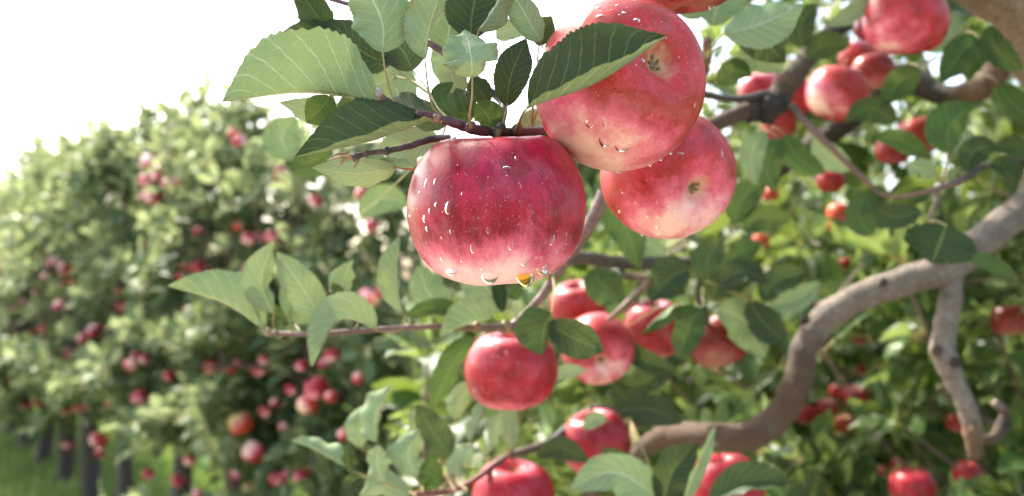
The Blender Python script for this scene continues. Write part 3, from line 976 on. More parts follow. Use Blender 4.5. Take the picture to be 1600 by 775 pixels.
# ---- apples in the row of trees behind, left
# px, py, size, amount, warm, dark, label
ROW_APPLES = [
    (82, 413, 28, .25, .1, 0, 'rosy apple, bigger one of the bright pair at far left'),
    (103, 421, 20, .15, .2, 0, 'small red apple touching the bright rosy one at far left'),
    (71, 434, 14, .50, .1, 0, 'tiny pale pink apple under the bright far left pair'),
    (113, 441, 11, .30, .4, 0, 'tiny orange pink apple below right of the bright far left pair'),
    (98, 443, 9, .15, .3, .2, 'tiniest red apple directly below the bright far left pair'),
    (2, 428, 15, .20, 0, 0, 'magenta apple on the left edge level with the bright pair'),
    (57, 457, 12, .20, .2, .5, 'dull small red apple between the bright pair and the dark one'),
    (94, 480, 26, .10, .2, .35, 'dark red apple alone below the bright far left pair'),
    (25, 484, 15, .25, .1, 0, 'small rosy apple below the other one near the left edge'),
    (37, 473, 11, .15, 0, .1, 'tiny red apple on top of the small rosy one near the left edge'),
    (27, 520, 15, .30, .2, 0, 'small pink apple near the left edge beneath the rosy two'),
    (48, 522, 12, .20, .5, .4, 'dull red apple between two pink ones near the left edge'),
    (69, 516, 17, .55, .4, 0, 'pale salmon apple left of the round bright one'),
    (150, 517, 25, .20, 0, 0, 'round bright pink red apple standing out on the far left'),
    (131, 530, 18, .30, .4, .3, 'dull apple hanging left below the round bright one'),
    (107, 552, 17, .25, .1, 0, 'pinkish apple below the dull one at far left'),
    (88, 552, 10, .20, .2, .1, 'tiny red apple left of the pinkish one'),
    (187, 457, 13, .20, .2, .1, 'tiny red apple, upper of two above the round bright one'),
    (191, 480, 16, .25, .1, .1, 'small red apple, lower of two right above the round bright one'),
    (16, 596, 20, .10, 0, .25, 'dark magenta apple low at the left edge'),
    (62, 629, 18, .25, .1, 0, 'pink apple, right one of two above the leftmost trunks'),
    (41, 635, 15, .40, .1, 0, 'paler pink apple, left one of two above the leftmost trunks'),
    (121, 638, 13, .20, .8, 0, 'small orange red apple above the second trunk gap'),
    (101, 644, 12, .35, .6, 0, 'small salmon apple left of the orange red one'),
    (135, 637, 9, .20, .7, .3, 'tiny dull orange apple right of the orange red one'),
    (197, 568, 13, .20, .3, .1, 'small red apple in dark leaves left of the cluster of three'),
    (171, 630, 14, .25, .8, .2, 'dull orange red apple above the large pink and yellow one'),
    (155, 687, 36, .40, .5, 0, 'large pink and yellow apple above the dark trunks'),
    (157, 708, 15, .05, .1, .6, 'dark apple tucked under the large pink and yellow one'),
    (101, 695, 11, .25, .5, .1, 'tiny rosy apple touching the top of the third trunk'),
    (110, 698, 9, .05, .1, .4, 'tiny dark red apple beside the rosy one on the third trunk'),
    (219, 621, 24, .10, .1, .1, 'red apple alone in dark leaves above the thick trunk'),
    (205, 570, 20, .25, .3, .1, 'red apple, lowest of the cluster of three left of centre'),
    (226, 560, 15, .30, .1, 0, 'pink apple, right one of the cluster of three'),
    (212, 554, 10, .20, .2, .1, 'tiny apple, top one of the cluster of three'),
    (265, 587, 18, .15, .3, .4, 'dull red apple beside a pale leaf'),
    (331, 574, 24, .35, .9, 0, 'orange red apple left of a red pair'),
    (360, 577, 20, .15, .6, .1, 'red apple, front one of the pair right of the orange red one'),
    (372, 569, 17, .05, .2, .3, 'darker red apple, rear one of the pair right of the orange red one'),
    (297, 719, 20, .30, .1, 0, 'pink apple over the bright patch of grass'),
    (278, 750, 19, .05, .1, .1, 'deep red apple in front of the bright patch of grass'),
    (232, 741, 17, .15, .2, .4, 'dull red apple just right of the thick trunk'),
    (309, 772, 19, .20, .1, 0, 'rosy apple on the bottom edge right of the grass'),
    (377, 662, 43, .42, 1.0, 0, 'large orange apple with a yellow flush'),
    (397, 706, 37, .40, .3, 0, 'large pink apple under the orange one with the yellow flush'),
    (370, 742, 19, .30, 0, .1, 'small pink apple below left of the large pink one'),
    (389, 763, 14, .40, 1.0, .2, 'small orange apple near the bottom edge under the large pink one'),
    (313, 706, 11, .20, .5, .3, 'tiny dull apple upper right of the pink one over the grass'),
    (283, 433, 16, .20, .3, .1, 'red apple left of the tip of the long folded leaf'),
    (310, 418, 23, .10, .1, .1, 'red apple right above the tip of the long folded leaf'),
    (324, 420, 16, .05, .1, .4, 'dark red apple half behind the one above the leaf tip'),
    (291, 417, 11, .15, .2, .1, 'tiny red apple between two red ones above the leaf tip'),
    (247, 481, 13, .15, .2, .3, 'dull red apple below the tip of the long folded leaf'),
    (291, 481, 15, .15, .3, .45, 'dull red apple in shade under the long folded leaf'),
    (391, 424, 27, .22, 0, 0, 'bright pink red apple touching the upright leaf'),
    (388, 373, 23, .35, .1, 0, 'pink apple, left one of three in a line'),
    (404, 370, 16, .15, .1, .3, 'dull small apple, middle one of three in a line'),
    (424, 370, 23, .18, .1, 0, 'red apple, right one of three in a line'),
    (372, 354, 15, .15, 1.0, 0, 'tiny glowing orange red apple above three in a line'),
    (308, 361, 17, .12, .2, .4, 'dull red apple alone amid bright leaves'),
    (225, 380, 15, .15, .3, .5, 'dull dark apple far below the high cluster'),
    (262, 237, 22, .10, .1, .1, 'deep red apple topmost of the high cluster'),
    (233, 253, 22, .30, .1, 0, 'pink apple, upper left of the high cluster'),
    (250, 272, 26, .20, 0, 0, 'bright red apple in the middle of the high cluster'),
    (228, 283, 20, .45, .2, 0, 'pale pink apple on the left side of the high cluster'),
    (264, 290, 22, .10, .1, .3, 'dark red apple right below the middle of the high cluster'),
    (240, 307, 25, .20, 0, 0, 'bright rosy apple, lowest large one of the high cluster'),
    (281, 284, 18, .10, .2, .5, 'dull dark apple on the right side of the high cluster'),
    (225, 308, 16, .35, 0, 0, 'small pink apple, bottom left of the high cluster'),
    (374, 221, 23, .20, .4, 0, 'red apple, lower one of the pair against the bright tree top'),
    (364, 208, 18, .35, .8, 0, 'orange apple, upper one of the pair against the bright tree top'),
    (425, 200, 18, .45, .8, 0, 'orange pink apple left of the dark toothed leaf'),
    (441, 272, 26, .18, 0, 0, 'pink red apple below the dark toothed leaf'),
    (476, 276, 14, .15, .2, .4, 'dull apple under the tip of the dark toothed leaf'),
    (492, 313, 22, .35, .1, 0, 'soft pink apple left of the sharpest apple'),
    (579, 268, 26, .20, 0, 0, 'red apple seen just under the dry dark stub'),
    (592, 302, 16, .30, .3, .1, 'small pale red apple under the dry dark stub, close to the sharpest apple'),
    (565, 303, 11, .15, .4, .2, 'tiny dull red apple left of the small pale red one'),
    (581, 353, 17, .05, 0, .3, 'dark red small apple beside the sharpest apple'),
    (405, 576, 25, .30, 0, 0, 'vivid pink apple under the bare reddish twig'),
    (413, 562, 18, .45, 0, 0, 'pale pink apple sitting on the vivid pink one'),
    (454, 609, 19, .35, 0, 0, 'pink apple left of the large one showing its blossom end'),
    (430, 629, 16, .20, .3, .4, 'dull red apple below left of the pink one'),
    (414, 643, 20, .12, .3, .4, 'dull dark red apple right above the large pink one'),
    (495, 606, 38, .15, 0, 0, 'large bright red apple showing its blossom end'),
    (481, 632, 34, .50, .6, .1, 'pale orange apple under the large bright red one'),
    (518, 619, 18, .10, .3, .4, 'dull red apple to the right behind the large bright one'),
    (471, 571, 19, .32, 0, 0, 'pink apple left of the drooping leaf tip'),
    (518, 554, 23, .25, .1, 0, 'rosy apple right of the drooping leaf tip'),
    (504, 568, 11, .2, 0, .2, 'tiny pink apple touching the drooping leaf tip'),
    (443, 668, 14, .15, .2, .4, 'dull small apple above the curled leaf'),
    (538, 678, 22, .12, .4, .3, 'dull red apple above the curled leaf cluster'),
    (472, 744, 25, .12, 0, 0, 'bright red apple, right one of three low in the middle left'),
    (445, 744, 19, .10, .1, .45, 'dull dark apple between two red ones low in the middle left'),
    (431, 749, 22, .15, .1, .1, 'red apple, left one of three low in the middle left'),
    (572, 462, 24, .22, .2, 0, 'red apple, left one of the trio below the sharpest apple'),
    (597, 456, 19, .22, 0, 0, 'pink apple, right one of the trio left below the sharpest apple'),
    (584, 469, 18, .42, .9, .1, 'orange apple, middle one of the trio left below the sharpest apple'),
    (560, 590, 15, .15, .2, .3, 'small dull apple above the tall rolled leaf'),
]
G_ROW = 'apples in the row of trees behind'


def row_depth(px):
    q = (px - 800) / F
    return 1.327 / (q + 0.741) if px < 205 else 2.31 / (q + 0.975)


row_discs = []
for (px, py, sz, am, wm, dk, lb) in ROW_APPLES:
    Y = row_depth(px)
    d = Y - (0.40 if sz >= 17 else 0.30)
    size = min(sz * (1.15 if px < 290 else 1.0), 0.088 * F / d)
    if size * d / F < 0.038:
        size = 0.038 * F / d
    o = apple(px, py, size, d, (random.uniform(-.5, .5), random.uniform(-.6, .3), -1), (random.uniform(-.7, .7), -0.3, random.uniform(-1, .6)), am + 0.18, wm, dk * .35, lb, G_ROW,
              spin=random.uniform(0, 6), bits=size > 19)
    row_discs.append((px, py, size, d, sz))


def clear_of(P, discs, slack=0.55, rosette=0.05):
    """mask of rosette centres that do not stand in front of an apple"""
    x, y, d = proj(P)
    keep = np.ones(len(P), bool)
    for dd in discs:
        px, py, s, dp = dd[:4]
        big = dd[4] if len(dd) > 4 else s
        r = s * ((slack + (.25 if px < 300 else 0)) if s > 50 or dp > 2.2 else .62) + (rosette if s > 50 or dp > 2.2 else .040) * F / np.maximum(d, .3) * min(1.0, max(big / 22, .75))
        hit = ((x - px) ** 2 + (y - py) ** 2 < r * r) & (d < dp + 0.03)
        keep &= ~hit
        # nothing grows through the apple itself
        keep &= ~(((x - px) ** 2 + (y - py) ** 2 < (s * .6) ** 2) & (np.abs(d - dp) < .05))
    return keep


# ------------------------------------------------------------ row trees
def row_tree(x, y, h, r, z0, dens, label, trunk_r=0.045, dark=(0.085, 0.068, 0.056), gap=0.0, group='trees of the orchard row behind'):  # trunk brown is lightened to stand for haze over the row
    o = empty('apple_tree', (x, y, 0))
    tag(o, label, 'tree', group)
    lx = random.uniform(-.10, .10)
    trunk_r *= random.uniform(.75, 1.15)
    b = MB()
    b.tube([(0, 0, -0.05, trunk_r * 1.35, *dark), (0, 0, 0.1, trunk_r * 1.05, *dark), (lx * .5, 0, z0 + .2, trunk_r * .9, *dark), (lx, 0.02, h * .6, trunk_r * .55, *dark), (lx * .4, 0, h * .93, trunk_r * .12, .12, .09, .06)], sides=10, n=6, wob=.1)
    link('trunk', b.mesh('trunk'), o, [M_BARK])
    nb = 11
    for k in range(nb):
        a = k * 2.4 + random.uniform(-.3, .3)
        zz = z0 + 0.12 + (h - z0) * 0.75 * k / nb
        rr = r * (1.05 - .5 * k / nb) * random.uniform(.7, 1.0)
        b = MB()
        b.tube([(lx * .6, 0, zz, trunk_r * .38, .10, .08, .06), (rr * .5 * math.cos(a), rr * .5 * math.sin(a), zz + .06, trunk_r * .25, .12, .09, .065), (rr * math.cos(a), rr * math.sin(a), zz + random.uniform(-.05, .2), trunk_r * .09, .12, .07, .06)], sides=6, n=3)
        link('limb', b.mesh('limb'), o, [M_BARK])
    n = int(dens)
    t = rng.uniform(0, 1, n * 2) ** 1.15
    z = z0 + (h - z0) * t
    prof = r * np.clip(np.sqrt(np.clip(1 - ((t - 0.35) / 0.68) ** 2, 0, 1)), 0.12, 1)
    a = rng.uniform(0, 2 * np.pi, n * 2)
    q = rng.uniform(0.25, 1.0, n * 2) ** 0.6
    lump = 1 + 0.26 * np.sin(3 * a + z * 7 + x * 3) + 0.24 * np.sin(5 * a - z * 13 + y)
    q2 = q * prof * lump
    P = np.stack([x + lx * t + q2 * np.cos(a), y + q2 * np.sin(a), z + rng.normal(0, .03, n * 2)], 1)
    # clumps and holes
    hole = np.sin(P[:, 0] * 9 + 1.3 * x) * np.sin(P[:, 1] * 8 + 2) * np.sin(P[:, 2] * 10 + x * 5)
    keep = hole < 0.26 - gap
    keep &= ~(rng.uniform(0, 1, n * 2) < np.clip((t - .45) * 1.8, 0, .88))
    keep &= clear_of(P, row_discs)
    P = P[keep][:n]
    ax = np.stack([np.cos(a), np.sin(a), np.full(n * 2, 0.9)], 1)[keep][:n] + rng.normal(0, .45, (len(P), 3))
    # shoots at the top
    S = []
    shoots = []
    for k in range(20):
        a0 = random.uniform(0, 6.28); r0 = random.uniform(0, r * .8)
        hh = random.uniform(.08, .38)
        shoots.append((x + r0 * math.cos(a0) * .8, y + r0 * math.sin(a0), h * .93 - r0 * .4 - .25, x + r0 * math.cos(a0) + hh * .2 * math.cos(a0), y + r0 * math.sin(a0), h * .93 - r0 * .4 + hh))
        for s_ in np.arange(0, hh, .045):
            S.append((x + r0 * math.cos(a0) + s_ * .2 * math.cos(a0), y + r0 * math.sin(a0), h * .93 - r0 * .4 + s_))
    bs = MB()
    for (x0, y0, z0_, x1, y1, z1_) in shoots:
        bs.tube([(x0 - x, y0 - y, z0_, .004, .12, .08, .06), (x1 - x, y1 - y, z1_, .0015, .14, .09, .06)], sides=5, n=1, caps=False)
    link('shoots', bs.mesh('shoots'), o, [M_TWIG])
    P = np.vstack([P, S])
    ax = np.vstack([ax, np.tile([0, 0, 1.0], (len(S), 1)) + rng.normal(0, .3, (len(S), 3))])
    loc = P - np.array([x, y, 0])
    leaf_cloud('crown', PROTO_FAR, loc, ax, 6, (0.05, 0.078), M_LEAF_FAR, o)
    return o


ROW_LABELS = {
    -3: 'orchard tree nearest in the row, filling the background left of the sharpest apple',
    -2: 'orchard tree behind the two large orange and pink apples',
    -1: 'orchard tree right of the thick trunk, over the bright grass patch',
    0: 'orchard tree on the thickest visible dark trunk, under the high cluster',
    1: 'orchard tree on the fourth dark trunk from the left edge',
    2: 'orchard tree on the dark trunk under the tiny rosy apple',
    3: 'orchard tree on the short dark trunk second from the left edge',
    4: 'orchard tree on the dim trunk nearest the left edge',
    5: 'far orchard tree at the left edge, its top against white sky',
    6: 'farther orchard tree almost hidden behind the one at the left edge',
}
for k in range(-3, 7):
    X = -1.785 - (.43 if k > 0 else .39) * k
    Y = 4.2 + (.58 if k > 0 else .40) * k
    h = {-3: 1.68, -2: 1.76, -1: 1.80, 0: 1.84, 1: 1.86, 2: 1.90}.get(k, 1.96)
    row_tree(X, Y, h, {-2: .42, -1: .36, 0: .42}.get(k, .48), {-3: .42, -2: .58, -1: .64, 0: .64, 1: .54, 2: .46}.get(k, .36), 800, ROW_LABELS[k], 0.045)

# trees behind the near tree, right
BACK = [
    (0.22, 2.95, 1.62, .50, .25, 'orchard tree standing straight behind the wet pink apples'),
    (1.05, 3.05, 1.75, .60, .25, 'orchard tree behind the pale bending limb'),
    (2.0, 3.3, 1.9, .60, .25, 'orchard tree behind the hanging branch at far right'),
    (1.45, 4.3, 2.1, .60, .25, 'orchard tree in the second line behind the bending limb'),
    (0.55, 4.4, 1.7, .55, .25, 'orchard tree in the second line below the middle apples'),
]
for (x, y, h, r, z0, lb) in BACK:
    row_tree(x, y, h, r, z0, 700, lb, 0.05, gap=.05, group='trees behind the near tree')

# ------------------------------------------------------------ the near tree
near = empty('apple_tree', (1.25, 1.5, 0))
tag(near, 'near apple tree whose pale bare limbs and leafy twigs carry the closest apples', 'tree')
NEAR_INV = np.array([1.25, 1.5, 0])
PALE = (0.27, 0.225, 0.19)
GREYB = (0.13, 0.10, 0.08)
BROWN = (0.12, 0.072, 0.040)
DARK = (0.035, 0.028, 0.022)
TAN = (0.20, 0.125, 0.068)
PURP = (0.075, 0.028, 0.030)
TWIG = (0.13, 0.075, 0.06)
limb_paths = []


def limb(rows, name='limb', sides=14, n=8, wob=.06, mat=None, extra=None, track=True, caps=True):
    b = MB()
    P = ptube(rows)
    P = [(p[0] - NEAR_INV[0], p[1] - NEAR_INV[1], p[2], *p[3:]) for p in P]
    b.tube(P, sides=sides, n=n, wob=wob, caps=caps)
    if extra:
        for (px, py, d, r, c) in extra:
            q = at(px, py, d) - Vector((1.25, 1.5, 0))
            b.blob(q, r * d / F, c)
    o = link(name, b.mesh(name), near, [mat or M_BARK])
    if track:
        limb_paths.append([(r_[0], r_[1], r_[2], r_[3]) for r_ in rows])
    return o


def W(x, y, z):
    """world point -> px, py, depth"""
    a, b, c = proj(np.array([[x, y, z]]))
    return float(a[0]), float(b[0]), float(c[0])


# trunk: rises outside the right edge and leans in at the top right corner
tw = [(1.25, 1.5, -.05, .085), (1.22, 1.45, .5, .062), (1.12, 1.30, 1.0, .055), (.86, 1.10, 1.36, .047), (.62, 1.0, 1.44, .038)]
b = MB()
TRUNK = (0.33, 0.24, 0.155)
rows = [(x - 1.25, y - 1.5, z, r, *TRUNK) for x, y, z, r in tw]
for (px, py, d, r) in ((1592, 22, .98, 40), (1520, -28, .97, 36), (1410, -120, .93, 34), (1250, -260, .85, 26)):
    q = at(px, py, d)
    rows.append((q.x - 1.25, q.y - 1.5, q.z, r * d / F, *TRUNK))
b.tube(rows, sides=20, n=8, wob=.05)
link('trunk', b.mesh('trunk'), near, [M_BARK])

q1 = W(1.18, 1.38, .85)
limb([(q1[0], q1[1], q1[2], 34, PALE), (1700, 255, 1.12, 25.8, PALE), (1610, 318, 1.05, 24.9, PALE), (1540, 372, 1.0, 24.9, PALE), (1480, 418, .98, 24.9, PALE), (1420, 437, .98, 23.2, PALE), (1350, 462, .98, 22.4, PALE),
      (1290, 497, .98, 22.4, PALE), (1258, 545, .98, 21.5, GREYB), (1245, 600, .98, 22.4, BROWN), (1212, 655, .98, 23.2, BROWN), (1165, 683, .98, 22.4, BROWN), (1100, 680, 1.0, 19.8, BROWN), (1040, 680, 1.05, 18.1, BROWN), (990, 715, 1.1, 14.6, GREYB), (930, 765, 1.15, 12.0, GREYB), (870, 840, 1.2, 8.0, GREYB)],
     extra=[(1257, 500, .955, 8, DARK), (1380, 441, .954, 7, DARK), (1470, 405, .956, 8.0, BROWN)])
limb([(1488, 425, .985, 15.5, PALE), (1485, 470, .97, 17.2, PALE), (1476, 520, .96, 17.2, PALE), (1474, 552, .955, 18.9, PALE), (1494, 600, .95, 14.6, PALE), (1512, 640, .95, 14.6, PALE), (1521, 680, .95, 14.6, TAN), (1524, 716, .95, 11.0, BROWN)],
     extra=[(1463, 548, .943, 8.0, BROWN), (1493, 567, .938, 7, DARK), (1520, 672, .938, 7.0, TAN)])
limb([(1524, 690, .955, 10.0, BROWN), (1552, 684, .97, 8, BROWN), (1566, 664, .98, 11, DARK), (1571, 645, .98, 8, BROWN), (1553, 628, .98, 6, PALE)], name='branch', sides=10)
# dark limb from the right edge, crossing behind
q2 = W(.80, 1.08, 1.38)
limb([(q2[0], q2[1], q2[2], 34, TAN), (1600, 70, 1.12, 22.1, TAN), (1560, 110, 1.12, 20.4, TAN), (1525, 142, 1.13, 18.7, TAN), (1470, 148, 1.16, 17.0, DARK), (1410, 118, 1.2, 20.4, GREYB), (1370, 150, 1.22, 17.0, DARK), (1310, 200, 1.25, 17.0, DARK), (1250, 240, 1.28, 14.4, DARK), (1200, 285, 1.32, 6.8, DARK)])
# unseen bough above the frame, added with its leaves to shade the close-up cluster
q3 = W(.50, .80, 1.62)
limb([(*W(.50, .80, 1.60), 26, GREYB), (*W(.25, .75, 1.80), 20, GREYB), (*W(-.05, .72, 1.86), 16, BROWN), (*W(-.30, .66, 1.84), 10, BROWN), (*W(-.50, .60, 1.80), 5, BROWN)], track=False)
# knobby branch
limb([(1330, 30, 1.05, 13.6, DARK), (1290, 60, 1.02, 14.4, DARK), (1232, 128, .90, 17.8, BROWN), (1215, 158, .88, 19.6, DARK), (1190, 168, .87, 18.7, DARK), (1160, 176, .85, 13.6, BROWN), (1122, 192, .82, 12.8, BROWN), (1080, 212, .78, 11.9, DARK), (1000, 250, .72, 11.0, DARK), (945, 302, .66, 11.0, GREYB)],
     extra=[(1200, 172, .86, 20.4, DARK), (1225, 130, .885, 17.0, TAN), (1172, 180, .85, 11.9, DARK)])
limb([(1400, -60, .97, 18.7, GREYB), (1365, -10, 1.02, 15.3, GREYB), (1330, 32, 1.05, 12.8, DARK)], sides=8, track=False)
# continuation down behind the apples to the left cluster
limb([(945, 302, .66, 12, GREYB), (925, 345, .66, 11, TWIG), (898, 388, .66, 9, TWIG), (868, 430, .66, 8, TWIG), (845, 465, .66, 7, TWIG), (812, 500, .66, 6.5, TWIG), (792, 512, .66, 6, TWIG)], name='branch', sides=10, mat=M_TWIG)
# horizontal branch behind
limb([(872, 415, .85, 9, GREYB), (905, 402, .86, 11, GREYB), (960, 410, .88, 11, GREYB), (1040, 412, .9, 11, GREYB), (1095, 412, .93, 12, GREYB), (1150, 420, .99, 8, DARK), (1220, 450, 1.03, 7, DARK), (1300, 490, 1.0, 7, GREYB)], name='branch', sides=10)
limb([(972, 412, .88, 5, DARK), (976, 430, .87, 6, DARK), (1012, 436, .86, 6, BROWN), (1000, 455, .86, 6, BROWN), (965, 488, .86, 5, BROWN), (950, 500, .87, 4, BROWN)], name='branch', sides=8, mat=M_TWIG)
# thin twigs on the right
TW1 = limb([(1236, 165, .86, 7, DARK), (1262, 195, .85, 6, TWIG), (1300, 232, .84, 5, TWIG), (1340, 270, .84, 4.5, TWIG), (1368, 296, .84, 4, TWIG)], name='branch', sides=8, mat=M_TWIG)
TW2 = limb([(1700, 210, 1.0, 7, DARK), (1600, 245, .86, 6, DARK), (1530, 262, .83, 5.5, DARK), (1515, 275, .82, 6, DARK), (1480, 290, .82, 5.5, TWIG), (1440, 302, .82, 4, TWIG), (1400, 308, .83, 3, TWIG), (1368, 300, .84, 3, TWIG)], name='branch', sides=8, mat=M_TWIG)
limb([(1466, 296, .82, 4, TWIG), (1464, 315, .82, 4, TWIG), (1455, 335, .81, 3, TWIG), (1452, 350, .81, 2.5, TWIG)], name='branch', sides=6, mat=M_TWIG, track=False)
TW3 = limb([(1200, 148, .88, 8, DARK), (1150, 155, .82, 6, DARK), (1095, 145, .72, 6.5, DARK), (1080, 130, .68, 6, DARK), (1100, 112, .66, 7, DARK), (1105, 82, .64, 8, BROWN), (1104, 62, .63, 7, BROWN)], name='branch', sides=8, mat=M_TWIG)
# main sharp twig
TWM = limb([(588, 142, .375, 4.5, (0.2, .16, .13)), (604, 158, .378, 6, PURP), (640, 174, .38, 6.5, PURP), (680, 184, .384, 7, PURP), (716, 194, .388, 8, PURP), (745, 203, .395, 8.5, PURP), (790, 207, .41, 8, DARK), (850, 207, .43, 9, DARK), (900, 215, .46, 9, DARK), (960, 250, .55, 10, DARK), (1000, 250, .70, 12, DARK)], name='branch', sides=12, n=10, wob=.09, mat=M_TWIG,
           extra=[(592, 145, .374, 7, (.3, .26, .22)), (655, 180, .378, 7, PURP), (735, 199, .387, 9, PURP), (775, 207, .4, 9, DARK), (683, 184, .38, 7, (.2, .1, .06)), (808, 204, .412, 10, BROWN), (782, 202, .405, 9, DARK)])
TWU = limb([(480, -12, .46, 3.5, PURP), (560, 12, .45, 4, PURP), (600, 34, .445, 4.5, PURP), (648, 56, .44, 5, PURP), (690, 80, .435, 5.5, PURP), (730, 110, .43, 6, PURP), (760, 138, .425, 6, DARK), (785, 160, .42, 7, DARK), (783, 190, .41, 7, DARK), (778, 206, .408, 7, DARK)], name='branch', sides=10, n=8, mat=M_TWIG)
TWS = limb([(700, 214, .425, 5, DARK), (672, 218, .40, 5.5, (.05, .035, .035)), (640, 228, .39, 5, (.05, .035, .035)), (610, 235, .385, 4.5, (.05, .035, .035)), (575, 239, .382, 4.5, (.05, .035, .035)), (556, 245, .38, 5, DARK)], name='branch', sides=10, n=8, wob=.12, mat=M_TWIG,
           extra=[(556, 246, .38, 6.5, (.06, .05, .045)), (604, 236, .384, 6, (.04, .03, .03)), (572, 240, .381, 5.5, (.05, .04, .035))])
for rr in ([(556, 244, .38, 3), (540, 243, .38, 2.5), (524, 248, .379, 1.5)], [(552, 246, .38, 3), (538, 250, .378, 2.5), (528, 260, .377, 1.2)], [(560, 250, .379, 2.5), (556, 256, .378, 2.5), (552, 262, .377, 1)],
           [(550, 244, .379, 2.4), (532, 246, .378, 2), (512, 250, .378, .8)], [(544, 240, .382, 2.2), (530, 240, .38, 2), (515, 247, .38, .8)]):
    limb([(x, y, d, r, (.22, .15, .09)) for x, y, d, r in rr], name='bud_scale', sides=6, n=4, mat=M_TWIG, track=False)
# reddish twig of the lower left cluster
TWL = limb([(412, 519, .60, 3, TWIG), (440, 521, .60, 3.5, TWIG), (500, 522, .60, 4, TWIG), (560, 517, .61, 4.2, TWIG), (620, 513, .62, 4.5, TWIG), (690, 510, .63, 5, TWIG), (740, 512, .64, 6, BROWN), (792, 513, .655, 7, BROWN), (808, 516, .66, 6, BROWN)], name='branch', sides=8, mat=M_TWIG,
           extra=[(418, 519, .6, 6, (.25, .18, .12)), (432, 521, .6, 5, TWIG), (745, 512, .64, 8, TAN), (790, 512, .655, 10, TAN)])
TWB = limb([(600, 772, .72, 4, PURP), (650, 773, .72, 4.5, (.14, .04, .035)), (700, 768, .73, 5, (.14, .04, .035)), (738, 752, .76, 5, (.14, .04, .035)), (790, 715, .82, 6, TWIG), (860, 690, .92, 7, DARK), (930, 640, 1.0, 8, DARK), (1000, 660, 1.05, 9, DARK)], name='branch', sides=8, mat=M_TWIG)
limb([(1094, 430, .95, 4, DARK), (1090, 460, .96, 5, DARK), (1100, 485, .97, 6, DARK), (1105, 505, 1.0, 4, DARK)], name='branch', sides=8, mat=M_TWIG, track=False)
limb([(860, 452, .66, 5, TWIG), (858, 420, .655, 4, TWIG)], name='branch', sides=6, mat=M_TWIG, track=False)
TWR = TW2
near.location = (1.25, 1.5, 0)


def relocate(o):
    """hero leaves are computed in world space; bring them to the near tree's frame"""
    m = o.data
    co = np.zeros(len(m.vertices) * 3)
    m.vertices.foreach_get('co', co)
    co = co.reshape(-1, 3) - NEAR_INV
    m.vertices.foreach_set('co', co.ravel())
    m.update()
    return o


def L(tw, *a, **k):
    return relocate(hero_leaf(tw, *a, **k))


# ---- sharp cluster
# big pale leaf, underside, folded along its lower midrib
L(TWM, (590, 160), (478, 146), (347, 160), (.375, .352, .350), 104, aR=12, aL=-115, top=False, stalk=[(628, 184, .378), (650, 186, .378), (655, 180, .379)], curl=-18, wave=.05, rnd=.35)
# dark toothed leaf below it
L(TWM, (672, 188), (575, 222), (461, 246), (.380, .362, .350), 70, aR=-18, aL=100, top=True, stalk=[(690, 190, .383)], wave=.05, rnd=.1)
L(TWM, (660, 188), (640, 168), (606, 160), (.384, .39, .40), 22, aR=10, aL=-20, top=True, stalk=[(690, 188, .386)], rnd=.2)
# upright pale leaves
L(TWM, (598, 82), (596, 30), (556, -50), (.372, .372, .37), 50, aR=-10, aL=-12, top=False, stalk=[(604, 120, .374), (618, 165, .377), (628, 174, .379)], curl=-20, rnd=.5)
L(TWM, (664, 92), (672, 38), (700, -45), (.376, .372, .37), 44, aR=-72, aL=8, top=False, stalk=[(668, 130, .377), (675, 165, .379), (686, 180, .382)], curl=-10, rnd=.7)
L(TWM, (738, 122), (736, 90), (726, 46), (.378, .374, .386), 47, aR=-14, aL=4, top=False, stalk=[(738, 150, .378), (734, 180, .381), (736, 200, .385)], curl=-15, wave=.16, rnd=.9)
L(TWM, (792, 166), (798, 120), (822, 60), (.404, .40, .405), 28, aR=10, aL=15, top=True, stalk=[(788, 185, .405), (786, 204, .407)], rnd=.0)
# the large dark leaf over the pink apple
L(TWM, (826, 168), (935, 128), (1041, 57), (.360, .345, .345), 92, aR=97, aL=-6, top=True, stalk=[(818, 176, .368), (812, 190, .39), (808, 204, .41)], curl=4, wave=.04, rnd=.12)
L(TWM, (770, 200), (760, 178), (742, 162), (.398, .395, .392), 24, aR=10, aL=-30, top=True, stalk=[(777, 206, .4)], rnd=.75)
L(TWM, (716, 192), (690, 150), (708, 128), (.40, .405, .405), 20, aR=30, aL=-10, top=True, stalk=[(730, 198, .395)], rnd=.8)
L(TWM, (735, 190), (722, 160), (712, 138), (.41, .412, .415), 22, aR=20, aL=10, top=True, stalk=[(742, 202, .4)], rnd=.45)
L(TWM, (765, 160), (745, 135), (735, 120), (.42, .42, .42), 20, aR=20, aL=10, top=True, stalk=[(775, 185, .41)], rnd=.3)
L(TWM, (700, 190), (655, 178), (618, 150), (.40, .41, .415), 24, aR=10, aL=-30, top=True, stalk=[(720, 196, .395)], rnd=.2)
